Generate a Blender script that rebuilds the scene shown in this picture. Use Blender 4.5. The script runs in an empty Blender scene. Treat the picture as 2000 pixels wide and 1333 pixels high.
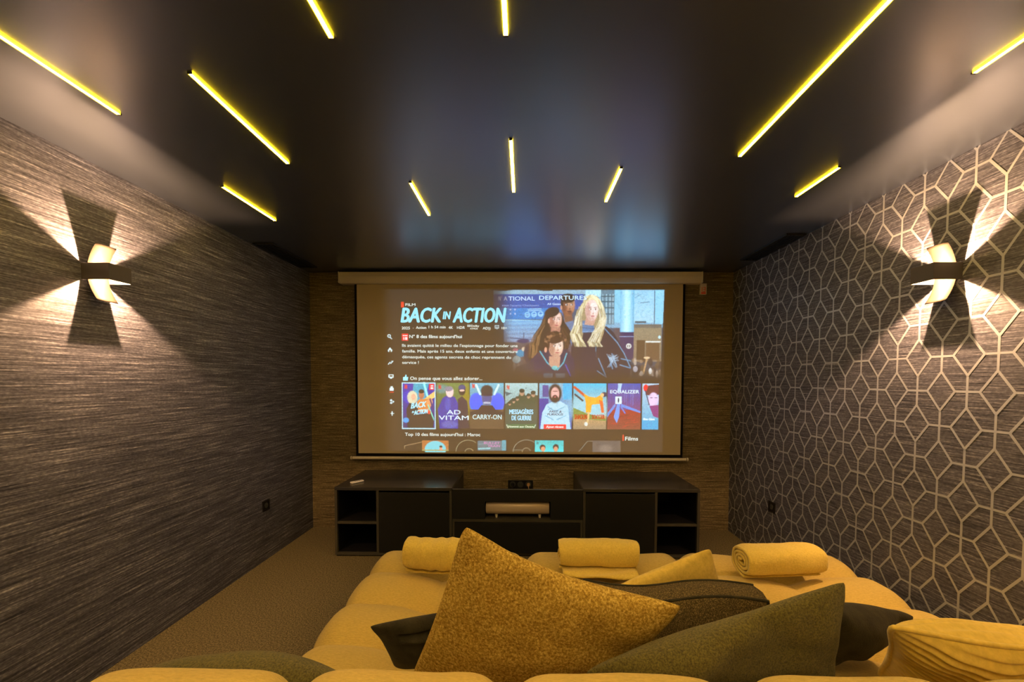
import bpy, bmesh, math, random
import numpy as np
from mathutils import Vector, Matrix, noise

# ------------------------------------------------------------------ camera, world, exposure
XL, XR, H, D, CH = -2.084, 2.001, 2.5, 3.984, 1.457      # side walls, height, far wall, eye height
REAR = -2.6
sc = bpy.context.scene
C = sc.collection
FPX, CX, CY, PITCH, YAW, ROLL = 800.0, 1011.9, 773.0, .0358, -.0141, -.003
F0 = Vector((math.sin(YAW), math.cos(YAW), 0)); R0 = Vector((math.cos(YAW), -math.sin(YAW), 0)); UZ = Vector((0, 0, 1))
FW = F0 * math.cos(PITCH) - UZ * math.sin(PITCH); U0 = F0 * math.sin(PITCH) + UZ * math.cos(PITCH)
RT = R0 * math.cos(ROLL) - U0 * math.sin(ROLL); UP = R0 * math.sin(ROLL) + U0 * math.cos(ROLL)
cam_d = bpy.data.cameras.new('camera'); cam = bpy.data.objects.new('camera', cam_d); C.objects.link(cam)
M4 = Matrix.Identity(4)
for i, a in enumerate((RT, UP, -FW)):
    for j in range(3): M4[j][i] = a[j]
M4.translation = Vector((0, 0, CH)); cam.matrix_world = M4
cam_d.sensor_width = 36; cam_d.lens = FPX / 2000 * 36
cam_d.shift_x = -(CX - 1000) / 2000; cam_d.shift_y = (CY - 666.5) / 2000; cam_d.clip_start = .02
sc.camera = cam
w = bpy.data.worlds.new('world'); sc.world = w; w.use_nodes = True
w.node_tree.nodes['Background'].inputs[0].default_value = (0, 0, 0, 1)
vs = sc.view_settings
vs.view_transform = 'Standard'; vs.look = 'None'; vs.gamma = 1; vs.use_curve_mapping = False
vs.exposure = 0.18
SCONCE_W = 68.0            # watts of each wall lamp
STRIP_E = 105.0             # emission of the ceiling strips
STRIP_C = (1, .62, .27)

# ------------------------------------------------------------------ helpers
def lin(c):
    return tuple(((v / 255 + .055) / 1.055) ** 2.4 if v / 255 > .04045 else v / 255 / 12.92 for v in c)
def mat(name, col, rough=.6, metal=0, spec=.5, emit=None, es=0):
    m = bpy.data.materials.new(name); m.use_nodes = True
    b = m.node_tree.nodes['Principled BSDF']
    b.inputs['Base Color'].default_value = (*col[:3], 1); b.inputs['Roughness'].default_value = rough
    b.inputs['Metallic'].default_value = metal; b.inputs['Specular IOR Level'].default_value = spec
    if emit:
        b.inputs['Emission Color'].default_value = (*emit, 1); b.inputs['Emission Strength'].default_value = es
    return m
def nd(m, t, **kw):
    n = m.node_tree.nodes.new(t)
    for k, v in kw.items(): setattr(n, k, v)
    return n
def ln(m, a, b): m.node_tree.links.new(a, b)
def textured(name, stops, scale, vecscale=(1, 1, 1), detail=6, rough=.9, bump=.3, dist=.004, second=None, coords='Object', rg=.6, spec=.3, sheen=0, bscale=None):
    """noise driven colour ramp + bump; stops [(pos, rgb)]"""
    m = mat(name, (1, 1, 1), rough, spec=spec); b = m.node_tree.nodes['Principled BSDF']
    tc = nd(m, 'ShaderNodeTexCoord'); mp = nd(m, 'ShaderNodeMapping'); mp.inputs['Scale'].default_value = vecscale
    ln(m, tc.outputs[coords], mp.inputs[0])
    n = nd(m, 'ShaderNodeTexNoise'); n.inputs['Scale'].default_value = scale; n.inputs['Detail'].default_value = detail
    n.inputs['Roughness'].default_value = rg
    ln(m, mp.outputs[0], n.inputs['Vector'])
    r = nd(m, 'ShaderNodeValToRGB'); cr = r.color_ramp
    cr.elements[0].position, cr.elements[0].color = stops[0][0], (*stops[0][1], 1)
    cr.elements[1].position, cr.elements[1].color = stops[-1][0], (*stops[-1][1], 1)
    for p, c in stops[1:-1]:
        e = cr.elements.new(p); e.color = (*c, 1)
    ln(m, n.outputs['Fac'], r.inputs[0]); ln(m, r.outputs[0], b.inputs['Base Color'])
    bn = n
    if bscale:
        bn = nd(m, 'ShaderNodeTexNoise'); bn.inputs['Scale'].default_value = bscale; bn.inputs['Detail'].default_value = 3
        ln(m, mp.outputs[0], bn.inputs['Vector'])
    bu = nd(m, 'ShaderNodeBump'); bu.inputs['Strength'].default_value = bump; bu.inputs['Distance'].default_value = dist
    ln(m, bn.outputs['Fac'], bu.inputs['Height']); ln(m, bu.outputs[0], b.inputs['Normal'])
    if sheen:
        b.inputs['Sheen Weight'].default_value = sheen; b.inputs['Sheen Roughness'].default_value = .5
    return m

def link_mesh(name, verts, faces, m, parent=None, smooth=False, mats=None, mi=None):
    me = bpy.data.meshes.new(name); me.from_pydata([tuple(v) for v in verts], [], faces); me.update()
    for mm in (mats or [m]): me.materials.append(mm)
    if mi: me.polygons.foreach_set('material_index', mi)
    if smooth: me.polygons.foreach_set('use_smooth', [True] * len(me.polygons))
    o = bpy.data.objects.new(name, me); C.objects.link(o)
    if parent: o.parent = parent
    return o
def bm_obj(name, bm, m, parent=None, smooth=False, bevel=0, seg=2):
    if bevel:
        bmesh.ops.bevel(bm, geom=bm.edges[:], offset=bevel, segments=seg, affect='EDGES', profile=.5)
    bmesh.ops.recalc_face_normals(bm, faces=bm.faces[:])
    me = bpy.data.meshes.new(name); bm.to_mesh(me); bm.free(); me.materials.append(m)
    if smooth: me.polygons.foreach_set('use_smooth', [True] * len(me.polygons))
    o = bpy.data.objects.new(name, me); C.objects.link(o)
    if parent: o.parent = parent
    return o
def add_box(bm, x0, x1, y0, y1, z0, z1):
    vs_ = [bm.verts.new(p) for p in ((x0, y0, z0), (x1, y0, z0), (x1, y1, z0), (x0, y1, z0), (x0, y0, z1), (x1, y0, z1), (x1, y1, z1), (x0, y1, z1))]
    for f in ((0, 3, 2, 1), (4, 5, 6, 7), (0, 1, 5, 4), (1, 2, 6, 5), (2, 3, 7, 6), (3, 0, 4, 7)): bm.faces.new([vs_[i] for i in f])
def box(name, x0, x1, y0, y1, z0, z1, m, parent=None, bevel=0):
    bm = bmesh.new(); add_box(bm, x0, x1, y0, y1, z0, z1)
    return bm_obj(name, bm, m, parent, bevel=bevel)
def boxes(name, lst, m, parent=None, bevel=0):
    bm = bmesh.new()
    for b in lst: add_box(bm, *b)
    return bm_obj(name, bm, m, parent, bevel=bevel)
def add_cyl(bm, c, axis, r, h, n=24, r2=None):
    q = Vector(axis).to_track_quat('Z', 'Y').to_matrix().to_4x4(); q.translation = Vector(c)
    bmesh.ops.create_cone(bm, cap_ends=True, segments=n, radius1=r, radius2=r if r2 is None else r2, depth=h, matrix=q)
def tube(name, pts, r, m, parent=None, n=8, closed=False):
    vs_, fs = [], []; N = len(pts); pts = [Vector(p) for p in pts]
    for i, p in enumerate(pts):
        a = pts[(i - 1) % N] if (closed or i) else p; b = pts[(i + 1) % N] if (closed or i < N - 1) else p
        t = (b - a).normalized(); s = t.cross(Vector((.13, .21, .97))).normalized(); u = t.cross(s)
        for k in range(n):
            an = 2 * math.pi * k / n; vs_.append(p + (s * math.cos(an) + u * math.sin(an)) * r)
    for i in range(N if closed else N - 1):
        j = (i + 1) % N
        for k in range(n): fs.append((i * n + k, i * n + (k + 1) % n, j * n + (k + 1) % n, j * n + k))
    if not closed: fs += [tuple(range(n))[::-1], tuple((N - 1) * n + k for k in range(n))]
    return link_mesh(name, vs_, fs, m, parent, True)
def thing(name, label, cat, loc=(0, 0, 0), rz=0, group=None):
    o = bpy.data.objects.new(name, None); C.objects.link(o); o.location = loc; o.rotation_euler = (0, 0, rz)
    o.empty_display_size = .05
    return tag(o, label, cat, group)
def tag(o, label, cat, group=None):
    o['label'] = label; o['category'] = cat
    if group: o['group'] = group
    return o
def struct(o, label=None):
    o['kind'] = 'structure'
    if label: o['label'] = label
    return o

# ------------------------------------------------------------------ materials
def wallpaper(name, c1, c2, c3, c4):
    m = mat(name, (1, 1, 1), .55, spec=.35); b = m.node_tree.nodes['Principled BSDF']
    g = nd(m, 'ShaderNodeNewGeometry')
    def nz(scale, sc_, det, rg_=.6):
        mp = nd(m, 'ShaderNodeMapping'); mp.inputs['Scale'].default_value = scale; ln(m, g.outputs['Position'], mp.inputs[0])
        n = nd(m, 'ShaderNodeTexNoise'); n.inputs['Scale'].default_value = sc_; n.inputs['Detail'].default_value = det
        n.inputs['Roughness'].default_value = rg_; ln(m, mp.outputs[0], n.inputs['Vector']); return n
    a = nz((3.5, 3.5, 150), 1, 5, .7); c = nz((9, 9, 330), 1, 3, .7); d = nz((60, 60, 130), 1, 2)
    def mix(x, y, f):
        q = nd(m, 'ShaderNodeMath', operation='MULTIPLY_ADD'); q.inputs[1].default_value = f
        ln(m, y, q.inputs[0]); ln(m, x, q.inputs[2]); return q.outputs[0]
    s = mix(a.outputs['Fac'], c.outputs['Fac'], .55); s = mix(s, d.outputs['Fac'], .35)
    dv = nd(m, 'ShaderNodeMath', operation='DIVIDE'); dv.inputs[1].default_value = 1.9; ln(m, s, dv.inputs[0])
    r = nd(m, 'ShaderNodeValToRGB'); e = r.color_ramp.elements
    e[0].position, e[0].color = .40, (*c1, 1)
    e[1].position, e[1].color = .64, (*c4, 1)
    k = e.new(.50); k.color = (*c2, 1)
    k = e.new(.56); k.color = (*c3, 1)
    ln(m, dv.outputs[0], r.inputs[0]); ln(m, r.outputs[0], b.inputs['Base Color'])
    bu = nd(m, 'ShaderNodeBump'); bu.inputs['Strength'].default_value = .35; bu.inputs['Distance'].default_value = .002
    ln(m, dv.outputs[0], bu.inputs['Height']); ln(m, bu.outputs[0], b.inputs['Normal'])
    return m
WALLP = wallpaper('screen_tinted_grasscloth_wallpaper', (.026, .027, .042), (.094, .097, .138), (.18, .185, .25), (.50, .51, .64))  # cool copy of the wallpaper: bluish screen light is put into its grey
WALLB = wallpaper('amber_tinted_grasscloth_wallpaper', (.040, .031, .014), (.13, .102, .052), (.24, .19, .10), (.56, .46, .27))  # warm copy for the back wall: amber light is put into its brown
HEXM = mat('pale_metallic_print', (.46, .49, .58), .42, metal=.25)  # pale print, with the side wallpaper's painted-in screen blue
CEIL = mat('dark_satin_ceiling', (.23, .27, .37), .32, metal=.9, spec=1.0)
_b = CEIL.node_tree.nodes['Principled BSDF']; _b.inputs['IOR'].default_value = 1.6
_n = nd(CEIL, 'ShaderNodeTexNoise'); _n.inputs['Scale'].default_value = 1
_mp = nd(CEIL, 'ShaderNodeMapping'); _mp.inputs['Scale'].default_value = (9, 160, 1); _g = nd(CEIL, 'ShaderNodeNewGeometry')
ln(CEIL, _g.outputs['Position'], _mp.inputs[0]); ln(CEIL, _mp.outputs[0], _n.inputs['Vector'])
_u = nd(CEIL, 'ShaderNodeBump'); _u.inputs['Strength'].default_value = .08; _u.inputs['Distance'].default_value = .001
ln(CEIL, _n.outputs['Fac'], _u.inputs['Height']); ln(CEIL, _u.outputs[0], _b.inputs['Normal'])
CARPET = textured('brown_carpet', [(.36, (.05, .042, .020)), (.5, (.17, .14, .07)), (.66, (.38, .32, .17))], 125, detail=5, bump=.9, dist=.012, rough=1, rg=.75)
SOFA = textured('cream_chenille', [(.3, (.50, .37, .09)), (.7, (.68, .515, .145))], 1, (70, 240, 240), detail=4, bump=.7, dist=.004, rough=.95, rg=.7, sheen=.15)
MUST = textured('mustard_boucle', [(.36, (.28, .165, .025)), (.5, (.58, .39, .07)), (.66, (.97, .80, .26))], 150, detail=6, bump=1, dist=.006, rough=.95, rg=.72)
OLIVE = textured('olive_grey_plush', [(.35, (.05, .047, .010)), (.65, (.21, .185, .04))], 220, detail=5, bump=1, dist=.006, rough=1, rg=.7, sheen=.2)
CHAR = textured('charcoal_velvet', [(.3, (.015, .014, .008)), (.7, (.038, .034, .018))], 25, detail=4, bump=.5, dist=.004, rough=.9, sheen=.06, bscale=220)
TWEED = textured('brown_tweed', [(.36, (.035, .027, .012)), (.52, (.10, .078, .036)), (.7, (.36, .28, .13))], 260, (1, 1, 1), detail=3, bump=.8, dist=.004, rough=1, rg=.8)
CREAM = textured('cream_plush', [(.3, (.60, .45, .09)), (.7, (.78, .60, .14))], 60, detail=5, bump=.6, dist=.005, rough=1, sheen=.2)
TOWEL = textured('yellowish_terry', [(.3, (.66, .51, .10)), (.7, (.80, .63, .14))], 120, detail=4, bump=.8, dist=.004, rough=1, sheen=.3)
RIB = textured('ribbed_cream_fleece', [(.3, (.64, .48, .09)), (.7, (.80, .61, .13))], 50, detail=4, bump=.5, dist=.003, rough=1, sheen=.3)
CAB = mat('graphite_laminate', (.0055, .0068, .008), .45)
CABTOP = mat('graphite_top_laminate', (.026, .026, .028), .24); CABTOP.node_tree.nodes['Principled BSDF'].inputs['IOR'].default_value = 1.9
CABEDGE = mat('graphite_edge_banding', (.052, .050, .040), .38)
NICHE = mat('black_niche', (.004, .004, .005), .5)
SILVER = mat('brushed_silver', (.62, .52, .40), .42, metal=.35)
WHITEM = mat('white_enamel', (.66, .61, .52), .38)
BLACK = mat('black_plastic', (.008, .008, .009), .35)
GREYP = mat('grey_plastic', (.05, .055, .055), .4)
SCREEN_ALB = (.52, .45, .32)
CLOTH = mat('matte_screen_cloth', SCREEN_ALB, .95, spec=.05)
BORDER = mat('black_screen_border', (.006, .005, .004), .9, spec=.1)
SCB = mat('taupe_metal', (.075, .068, .062), .45, metal=.2)
SCP = mat('warm_brushed_metal', (.032, .026, .021), .6, spec=.1)
STRIPM = mat('warm_led_diffuser', (.9, .8, .5), .5, emit=STRIP_C, es=STRIP_E)
YEDGE = mat('added_yellow_glow', (.8, .6, .05), .5, emit=(1, .60, .004), es=34)  # added emitter for the yellow halo around the ceiling strips
CHANM = mat('black_channel', (.02, .02, .02), .5)
LEDM = mat('warm_led', (.9, .8, .6), .5, emit=(1, .72, .42), es=30)

# ------------------------------------------------------------------ room shell
struct(box('floor', XL - .1, XR + .1, REAR - .1, D + .1, -.08, 0, CARPET))
struct(box('ceiling', XL - .1, XR + .1, REAR - .1, D + .1, H, H + .08, CEIL))
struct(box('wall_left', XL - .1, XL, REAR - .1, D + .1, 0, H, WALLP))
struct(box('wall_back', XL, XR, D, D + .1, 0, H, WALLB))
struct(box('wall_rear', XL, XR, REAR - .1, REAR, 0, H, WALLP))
def right_wall():
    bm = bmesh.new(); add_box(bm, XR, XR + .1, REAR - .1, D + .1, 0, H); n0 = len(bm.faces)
    P, Q, hw, hh, t = .2345, .333, .065, .093, .0052
    y0, z0 = 2.346, 1.4135                                # one crossing of the print
    x = XR - .0006
    def seg(a, b, lay=0):
        (ya, za), (yb, zb) = a, b
        dy, dz = yb - ya, zb - za; t0, t1 = 0., 1.
        for p_, q_ in ((-dy, ya - REAR), (dy, D - ya), (-dz, za), (dz, H - za)):
            if abs(p_) < 1e-9:
                if q_ < 0: return
            else:
                r_ = q_ / p_
                if p_ < 0: t0 = max(t0, r_)
                else: t1 = min(t1, r_)
        if t0 >= t1: return
        ya, za, yb, zb = ya + dy * t0, za + dz * t0, ya + dy * t1, za + dz * t1
        L = math.hypot(yb - ya, zb - za)
        if L < 1e-4: return
        ny, nz_ = -(zb - za) / L * t, (yb - ya) / L * t
        ey, ez = (yb - ya) / L * t * .4, (zb - za) / L * t * .4
        clampz = lambda v: min(max(v, 0), H)
        f = [bm.verts.new((x - lay * .00012, yy, clampz(zz))) for yy, zz in ((ya + ny - ey, za + nz_ - ez), (yb + ny + ey, zb + nz_ + ez), (yb - ny + ey, zb - nz_ + ez), (ya - ny - ey, za - nz_ - ez))]
        bm.faces.new(f)
    for i in range(-24, 10):
        for j in range(-6, 6):
            for s in (0, 1):
                cy, cz = y0 + (i + .5 * s) * P, z0 + (j + .5 * s) * Q     # a crossing
                seg((cy - (P / 2 - hw), cz), (cy + (P / 2 - hw), cz))
                seg((cy, cz - (Q / 2 - hh)), (cy, cz + (Q / 2 - hh)), 1)
                dy, dz = cy + P / 2, cz                                    # diamond beside it
                for n_, (a, b) in enumerate((((dy - hw, dz), (dy, dz + hh)), ((dy, dz + hh), (dy + hw, dz)), ((dy + hw, dz), (dy, dz - hh)), ((dy, dz - hh), (dy - hw, dz)))): seg(a, b, 2 + n_)
    me = bpy.data.meshes.new('wall_right'); mi = [0 if k < n0 else 1 for k in range(len(bm.faces))]
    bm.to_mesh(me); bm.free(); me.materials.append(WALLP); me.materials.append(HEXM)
    me.polygons.foreach_set('material_index', mi)
    o = bpy.data.objects.new('wall_right', me); C.objects.link(o); struct(o)
right_wall()

# ------------------------------------------------------------------ ceiling light strips
def strip(x, ya, yb, label):
    o = thing('strip_light', label, 'ceiling light', (x, (ya + yb) / 2, H), group='yellow light strips in the ceiling')
    h = (yb - ya) / 2
    box('diffuser', -.0055, .0055, -h, h, -.0040, -.0002, STRIPM, o)
    boxes('added_glow_edge', [(-.0072, -.0057, -h, h, -.0056, -.0002), (.0057, .0072, -h, h, -.0056, -.0002)], YEDGE, o)  # added glowing rims that throw the yellow halo onto the ceiling
    boxes('end_cap', [(-.0072, .0072, -h - .006, -h - .0004, -.0056, -.0001)], CHANM, o); boxes('end_cap', [(-.0072, .0072, h + .0004, h + .006, -.0056, -.0001)], CHANM, o)
for x, ya, yb, lb in [
    (-1.59, .95, 1.619, 'yellow ceiling light strip above the left wall lamp, cut by the left frame edge'),
    (-1.136, 1.413, 1.987, 'long diagonal-looking yellow ceiling strip, second in from the left wall'),
    (-1.625, 2.221, 2.685, 'yellow ceiling strip nearest the left wall vent'),
    (-.588, .75, 1.272, 'yellow ceiling strip at the top edge, left of the central one'),
    (-.058, .70, 1.268, 'yellow ceiling strip cut by the top edge in the middle of the ceiling'),
    (-.060, 1.806, 2.293, 'upright-looking yellow ceiling strip in the centre of the ceiling'),
    (-.600, 2.184, 2.609, 'short yellow ceiling strip above the left half of the projection screen'),
    (.471, 2.048, 2.419, 'short yellow ceiling strip above the right half of the projection screen'),
    (.992, .95, 1.943, 'longest yellow ceiling strip, running to the top edge on the right'),
    (1.525, 2.047, 2.361, 'short yellow ceiling strip nearest the right wall vent'),
    (1.510, .90, 1.435, 'yellow ceiling strip above the right wall lamp at the right frame edge')]:
    strip(x, ya, yb, lb)
for k, (x, ya, yb) in enumerate([(-1.6, -.7, .3), (-1.13, -.4, .7), (-.6, -.9, .2), (-.06, -.6, .3), (.47, -.9, .4), (.992, -.5, .45), (1.515, -.8, .4),
                                (-1.6, -2.1, -1.2), (-1.13, -2.0, -1.0), (-.6, -2.2, -1.4), (-.06, -2.0, -1.1), (.47, -2.2, -1.4), (.992, -2.0, -1.0), (1.515, -2.1, -1.3)]):
    strip(x, ya, yb, 'yellow ceiling light strip behind the sofa, outside the photograph')

# ------------------------------------------------------------------ ceiling vents
def vent(x0, x1, y0, y1, label):
    o = thing('air_vent', label, 'air vent', ((x0 + x1) / 2, (y0 + y1) / 2, H), group='air vents in the ceiling corners')
    a, b = (x1 - x0) / 2, (y1 - y0) / 2
    boxes('frame', [(-a, a, -b, -b + .018, -.010, -.0002), (-a, a, b - .018, b, -.010, -.0002), (-a, -a + .018, -b + .018, b - .018, -.010, -.0002), (a - .018, a, -b + .018, b - .018, -.010, -.0002)], CHANM, o)
    box('backing', -a + .018, a - .018, -b + .018, b - .018, -.003, -.0002, NICHE, o)
    boxes('slats', [(-a + .018 + (2 * a - .036) * (k + .35) / 4, -a + .018 + (2 * a - .036) * (k + .65) / 4, -b + .018, b - .018, -.009, -.004) for k in range(4)], CHANM, o)
vent(1.845, 1.985, 2.95, 3.57, 'long dark ceiling vent along the right patterned wall')
vent(-2.065, -1.905, 3.12, 3.78, 'long dark ceiling vent along the left plain wall')

# ------------------------------------------------------------------ wall lamps
def sconce(loc, rz, label):
    o = thing('wall_lamp', label, 'wall lamp', loc, rz, 'curved up and down wall lamps')
    t = .0025; W, Hh, X = .056, .0385, .132
    boxes('band', [(.0005, X, -W, -W + t, -Hh, Hh), (.0005, X, W - t, W, -Hh, Hh), (X - t, X, -W + t, W - t, -Hh, Hh)], SCB, o)
    vs_, fs = [], []; N = 24; hw = .0495
    for i in range(N + 1):
        z = -.135 + .27 * i / N; xx = .020 + .047 * (z / .135) ** 2
        sl = 2 * .047 * z / .135 ** 2; nx, nz_ = 1 / math.hypot(1, sl), -sl / math.hypot(1, sl)
        for dx in (0, .002):
            for y in (-hw, hw): vs_.append((xx + nx * dx, y, z + nz_ * dx))
    for i in range(N):
        a, b = i * 4, i * 4 + 4
        fs += [(a, a + 1, b + 1, b), (a + 2, b + 2, b + 3, a + 3), (a, b, b + 2, a + 2), (a + 1, a + 3, b + 3, b + 1)]
    fs += [(0, 2, 3, 1), (N * 4, N * 4 + 1, N * 4 + 3, N * 4 + 2)]
    link_mesh('curved_plate', vs_, fs, SCP, o, True)
    box('wall_mount', .0005, .018, -.03, .03, -.055, .055, SCB, o, .002)
    box('led_module', .119, .1285, -.02, .02, -.02, .02, LEDM, o)
    L = bpy.data.lights.new('lamp_light', 'POINT'); L.energy = SCONCE_W; L.color = (1, .55, .25); L.shadow_soft_size = .005
    lo = bpy.data.objects.new('lamp_light', L); C.objects.link(lo); lo.parent = o; lo.location = (.110, 0, 0)
sconce((XL, 1.972, 1.968), 0, 'curved metal wall lamp throwing crossed light on the plain left wall')
sconce((XR, 1.972, 1.966), math.pi, 'curved metal wall lamp throwing crossed light on the patterned right wall')

# ------------------------------------------------------------------ projection screen
SX0, SX1, SZ0, SZ1, SY = -1.600, 1.500, .752, 2.374, 3.924
KX = (SX1 - SX0) / 635.0; KZ = (SZ1 - SZ0) / 332.0
def sp(px, py, dy=0): return (SX0 + (px - 697) * KX, SY - dy, SZ1 - (py - 556) * KZ)
scr = thing('projection_screen', 'large pull-down projection screen showing a film menu on the back wall', 'projection screen', ((SX0 + SX1) / 2, SY, SZ0))
def scr_local(o):                                          # geometry is written in room coordinates
    o.parent = scr; o.matrix_parent_inverse = Matrix.Translation(-scr.location); return o
scr_local(box('fabric', SX0, SX1, SY, SY + .0015, SZ0, SZ1, CLOTH))
scr_local(boxes('black_border', [(SX0 - .022, SX0, SY, SY + .0015, SZ0 - .028, SZ1), (SX1, SX1 + .022, SY, SY + .0015, SZ0 - .028, SZ1), (SX0, SX1, SY, SY + .0015, SZ0 - .028, SZ0)], BORDER))
bm = bmesh.new()                                           # casing profile: rounded front, lip below
prof = [(D - .002, 2.478), (3.872, 2.478), (3.866, 2.474), (3.864, 2.435), (3.868, 2.418), (3.880, 2.398), (3.892, 2.382), (3.90, 2.376), (D - .002, 2.376)]
for xx in (-1.742, 1.652): [bm.verts.new((xx, y, z)) for y, z in prof]
bm.verts.ensure_lookup_table(); n = len(prof)
for k in range(n): bm.faces.new([bm.verts[k], bm.verts[(k + 1) % n], bm.verts[n + (k + 1) % n], bm.verts[n + k]])
bm.faces.new([bm.verts[k] for k in range(n)]); bm.faces.new([bm.verts[n + k] for k in range(n)])
case = scr_local(bm_obj('case', bm, WHITEM))
scr_local(boxes('end_cap', [(-1.752, -1.7425, 3.862, D - .003, 2.374, 2.480)], WHITEM, bevel=.003))
scr_local(boxes('end_cap', [(1.6525, 1.662, 3.862, D - .003, 2.374, 2.480)], WHITEM, bevel=.003))
bm = bmesh.new(); add_cyl(bm, ((SX0 + SX1) / 2, SY, .707), (1, 0, 0), .0145, 3.21, 20)
scr_local(bm_obj('bottom_bar', bm, WHITEM, smooth=False))
for xx in (-1.668, 1.568):
    bm = bmesh.new(); add_cyl(bm, (xx, SY, .707), (1, 0, 0), .017, .012, 20); scr_local(bm_obj('bar_cap', bm, WHITEM))

# ---- the projected picture: a fine grid whose colour attribute is the light thrown on the cloth
PX0, PX1, PY0, PY1, RS = 740., 1302., 562., 886., 1.6
NX, NY = int((PX1 - PX0) * RS), int((PY1 - PY0) * RS)
gx, gy = np.meshgrid(PX0 + (np.arange(NX) + .5) / RS, PY0 + (np.arange(NY) + .5) / RS)
IMG = np.zeros((NY, NX, 3)); rng = np.random.default_rng(5)
def L_(c): return np.array(lin(c))
AMB = L_((112, 88, 56))
def smooth(t): t = np.clip(t, 0, 1); return t * t * (3 - 2 * t)
def blend(mask, col, a=1.0):
    global IMG
    m_ = (mask * a)[..., None]; col = np.asarray(col)
    IMG = IMG * (1 - m_) + col * m_
def colr(c): return np.maximum(L_(c) - AMB * .55, 0) * 1.22
def poly(pts, c, a=1.0):
    x, y = gx, gy; ins = np.zeros(x.shape, bool); n = len(pts)
    for i in range(n):
        x1, y1 = pts[i]; x2, y2 = pts[(i + 1) % n]
        if y1 == y2: continue
        cnd = ((y1 > y) != (y2 > y)) & (x < (x2 - x1) * (y - y1) / (y2 - y1) + x1); ins ^= cnd
    blend(ins.astype(float), colr(c) if not callable(c) else c(), a); return ins
def ell(cx, cy, rx, ry, c, rot=0, a=1.0, soft=.15):
    cr, sr = math.cos(rot), math.sin(rot); dx, dy = gx - cx, gy - cy
    d = np.sqrt(((dx * cr + dy * sr) / rx) ** 2 + ((-dx * sr + dy * cr) / ry) ** 2)
    blend(smooth((1 + soft - d) / (2 * soft)), colr(c), a)
def rect(x0, y0, x1, y1, c, a=1.0, c2=None):
    m_ = ((gx >= x0) & (gx < x1) & (gy >= y0) & (gy < y1)).astype(float)
    if c2 is None: blend(m_, colr(c), a)
    else:
        t = np.clip((gy - y0) / (y1 - y0), 0, 1)[..., None]; blend(m_, colr(c) * (1 - t) + colr(c2) * t, a)
def line(x0, y0, x1, y1, w_, c, a=1.0):
    dx, dy = x1 - x0, y1 - y0; L2 = dx * dx + dy * dy + 1e-9
    t = np.clip(((gx - x0) * dx + (gy - y0) * dy) / L2, 0, 1)
    d = np.hypot(gx - x0 - t * dx, gy - y0 - t * dy); blend(smooth((w_ / 2 + .5 - d)), colr(c), a)
def blur(k=1):
    global IMG
    for _ in range(k):
        P_ = np.pad(IMG, ((1, 1), (1, 1), (0, 0)), 'edge')
        IMG = (P_[1:-1, 1:-1] * 2 + P_[:-2, 1:-1] + P_[2:, 1:-1] + P_[1:-1, :-2] + P_[1:-1, 2:]) / 6
def strands(pts, n, w_, cols, jit, seed):
    r = random.Random(seed)
    for _ in range(n):
        dx = r.uniform(-jit, jit); ph = r.uniform(0, 6); q_ = None
        for k, (x, y) in enumerate(pts):
            p_ = (x + dx * (.3 + k / len(pts)) + math.sin(k * 1.7 + ph) * 1.6, y + r.uniform(-.6, .6))
            if q_: line(q_[0], q_[1], p_[0], p_[1], w_, cols[r.randrange(len(cols))], .75)
            q_ = p_
# airport hall backdrop
rect(965, 567, 1296, 740, (92, 100, 118), c2=(96, 84, 76))
rect(965, 567, 1172, 576, (150, 178, 196), .9); rect(1160, 566, 1296, 640, (150, 190, 212), c2=(130, 165, 190))
rect(965, 575, 1140, 604, (45, 95, 160)); rect(965, 602, 1100, 624, (60, 128, 190))
line(985, 625, 1075, 627, 2, (175, 215, 232)); rect(985, 626, 1078, 668, (120, 165, 205), c2=(130, 140, 165))
for k in range(9): line(990, 632 + k * 4, 1075, 630 + k * 4.4, 1, (80, 110, 150) if k % 2 else (165, 195, 220), .5)
rect(965, 668, 1060, 740, (108, 92, 84)); 
ell(1023, 666, 13, 3.5, (70, 70, 95)); line(998, 660, 1048, 664, 1.6, (75, 80, 105)); line(1024, 650, 1024, 666, 1.5, (70, 75, 95))
for k in range(3):
    ell(1031 + k * 13, 615 - k * .8, 5.4, 5.4, (150, 200, 232), soft=.2); ell(1031 + k * 13, 615 - k * .8, 3.4, 3.4, (60, 128, 190), soft=.3); line(1028.5 + k * 13, 615, 1033.5 + k * 13, 615, 1.6, (170, 210, 235))
line(1032, 604.5, 1058, 603, 1.2, (170, 205, 230)); line(1032, 607.5, 1058, 606, 1.2, (170, 205, 230))
for (x, y) in ((998, 605), (1007, 605), (998, 613), (1007, 613)): ell(x, y, 1.5, 1.5, (190, 190, 220))
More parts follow.
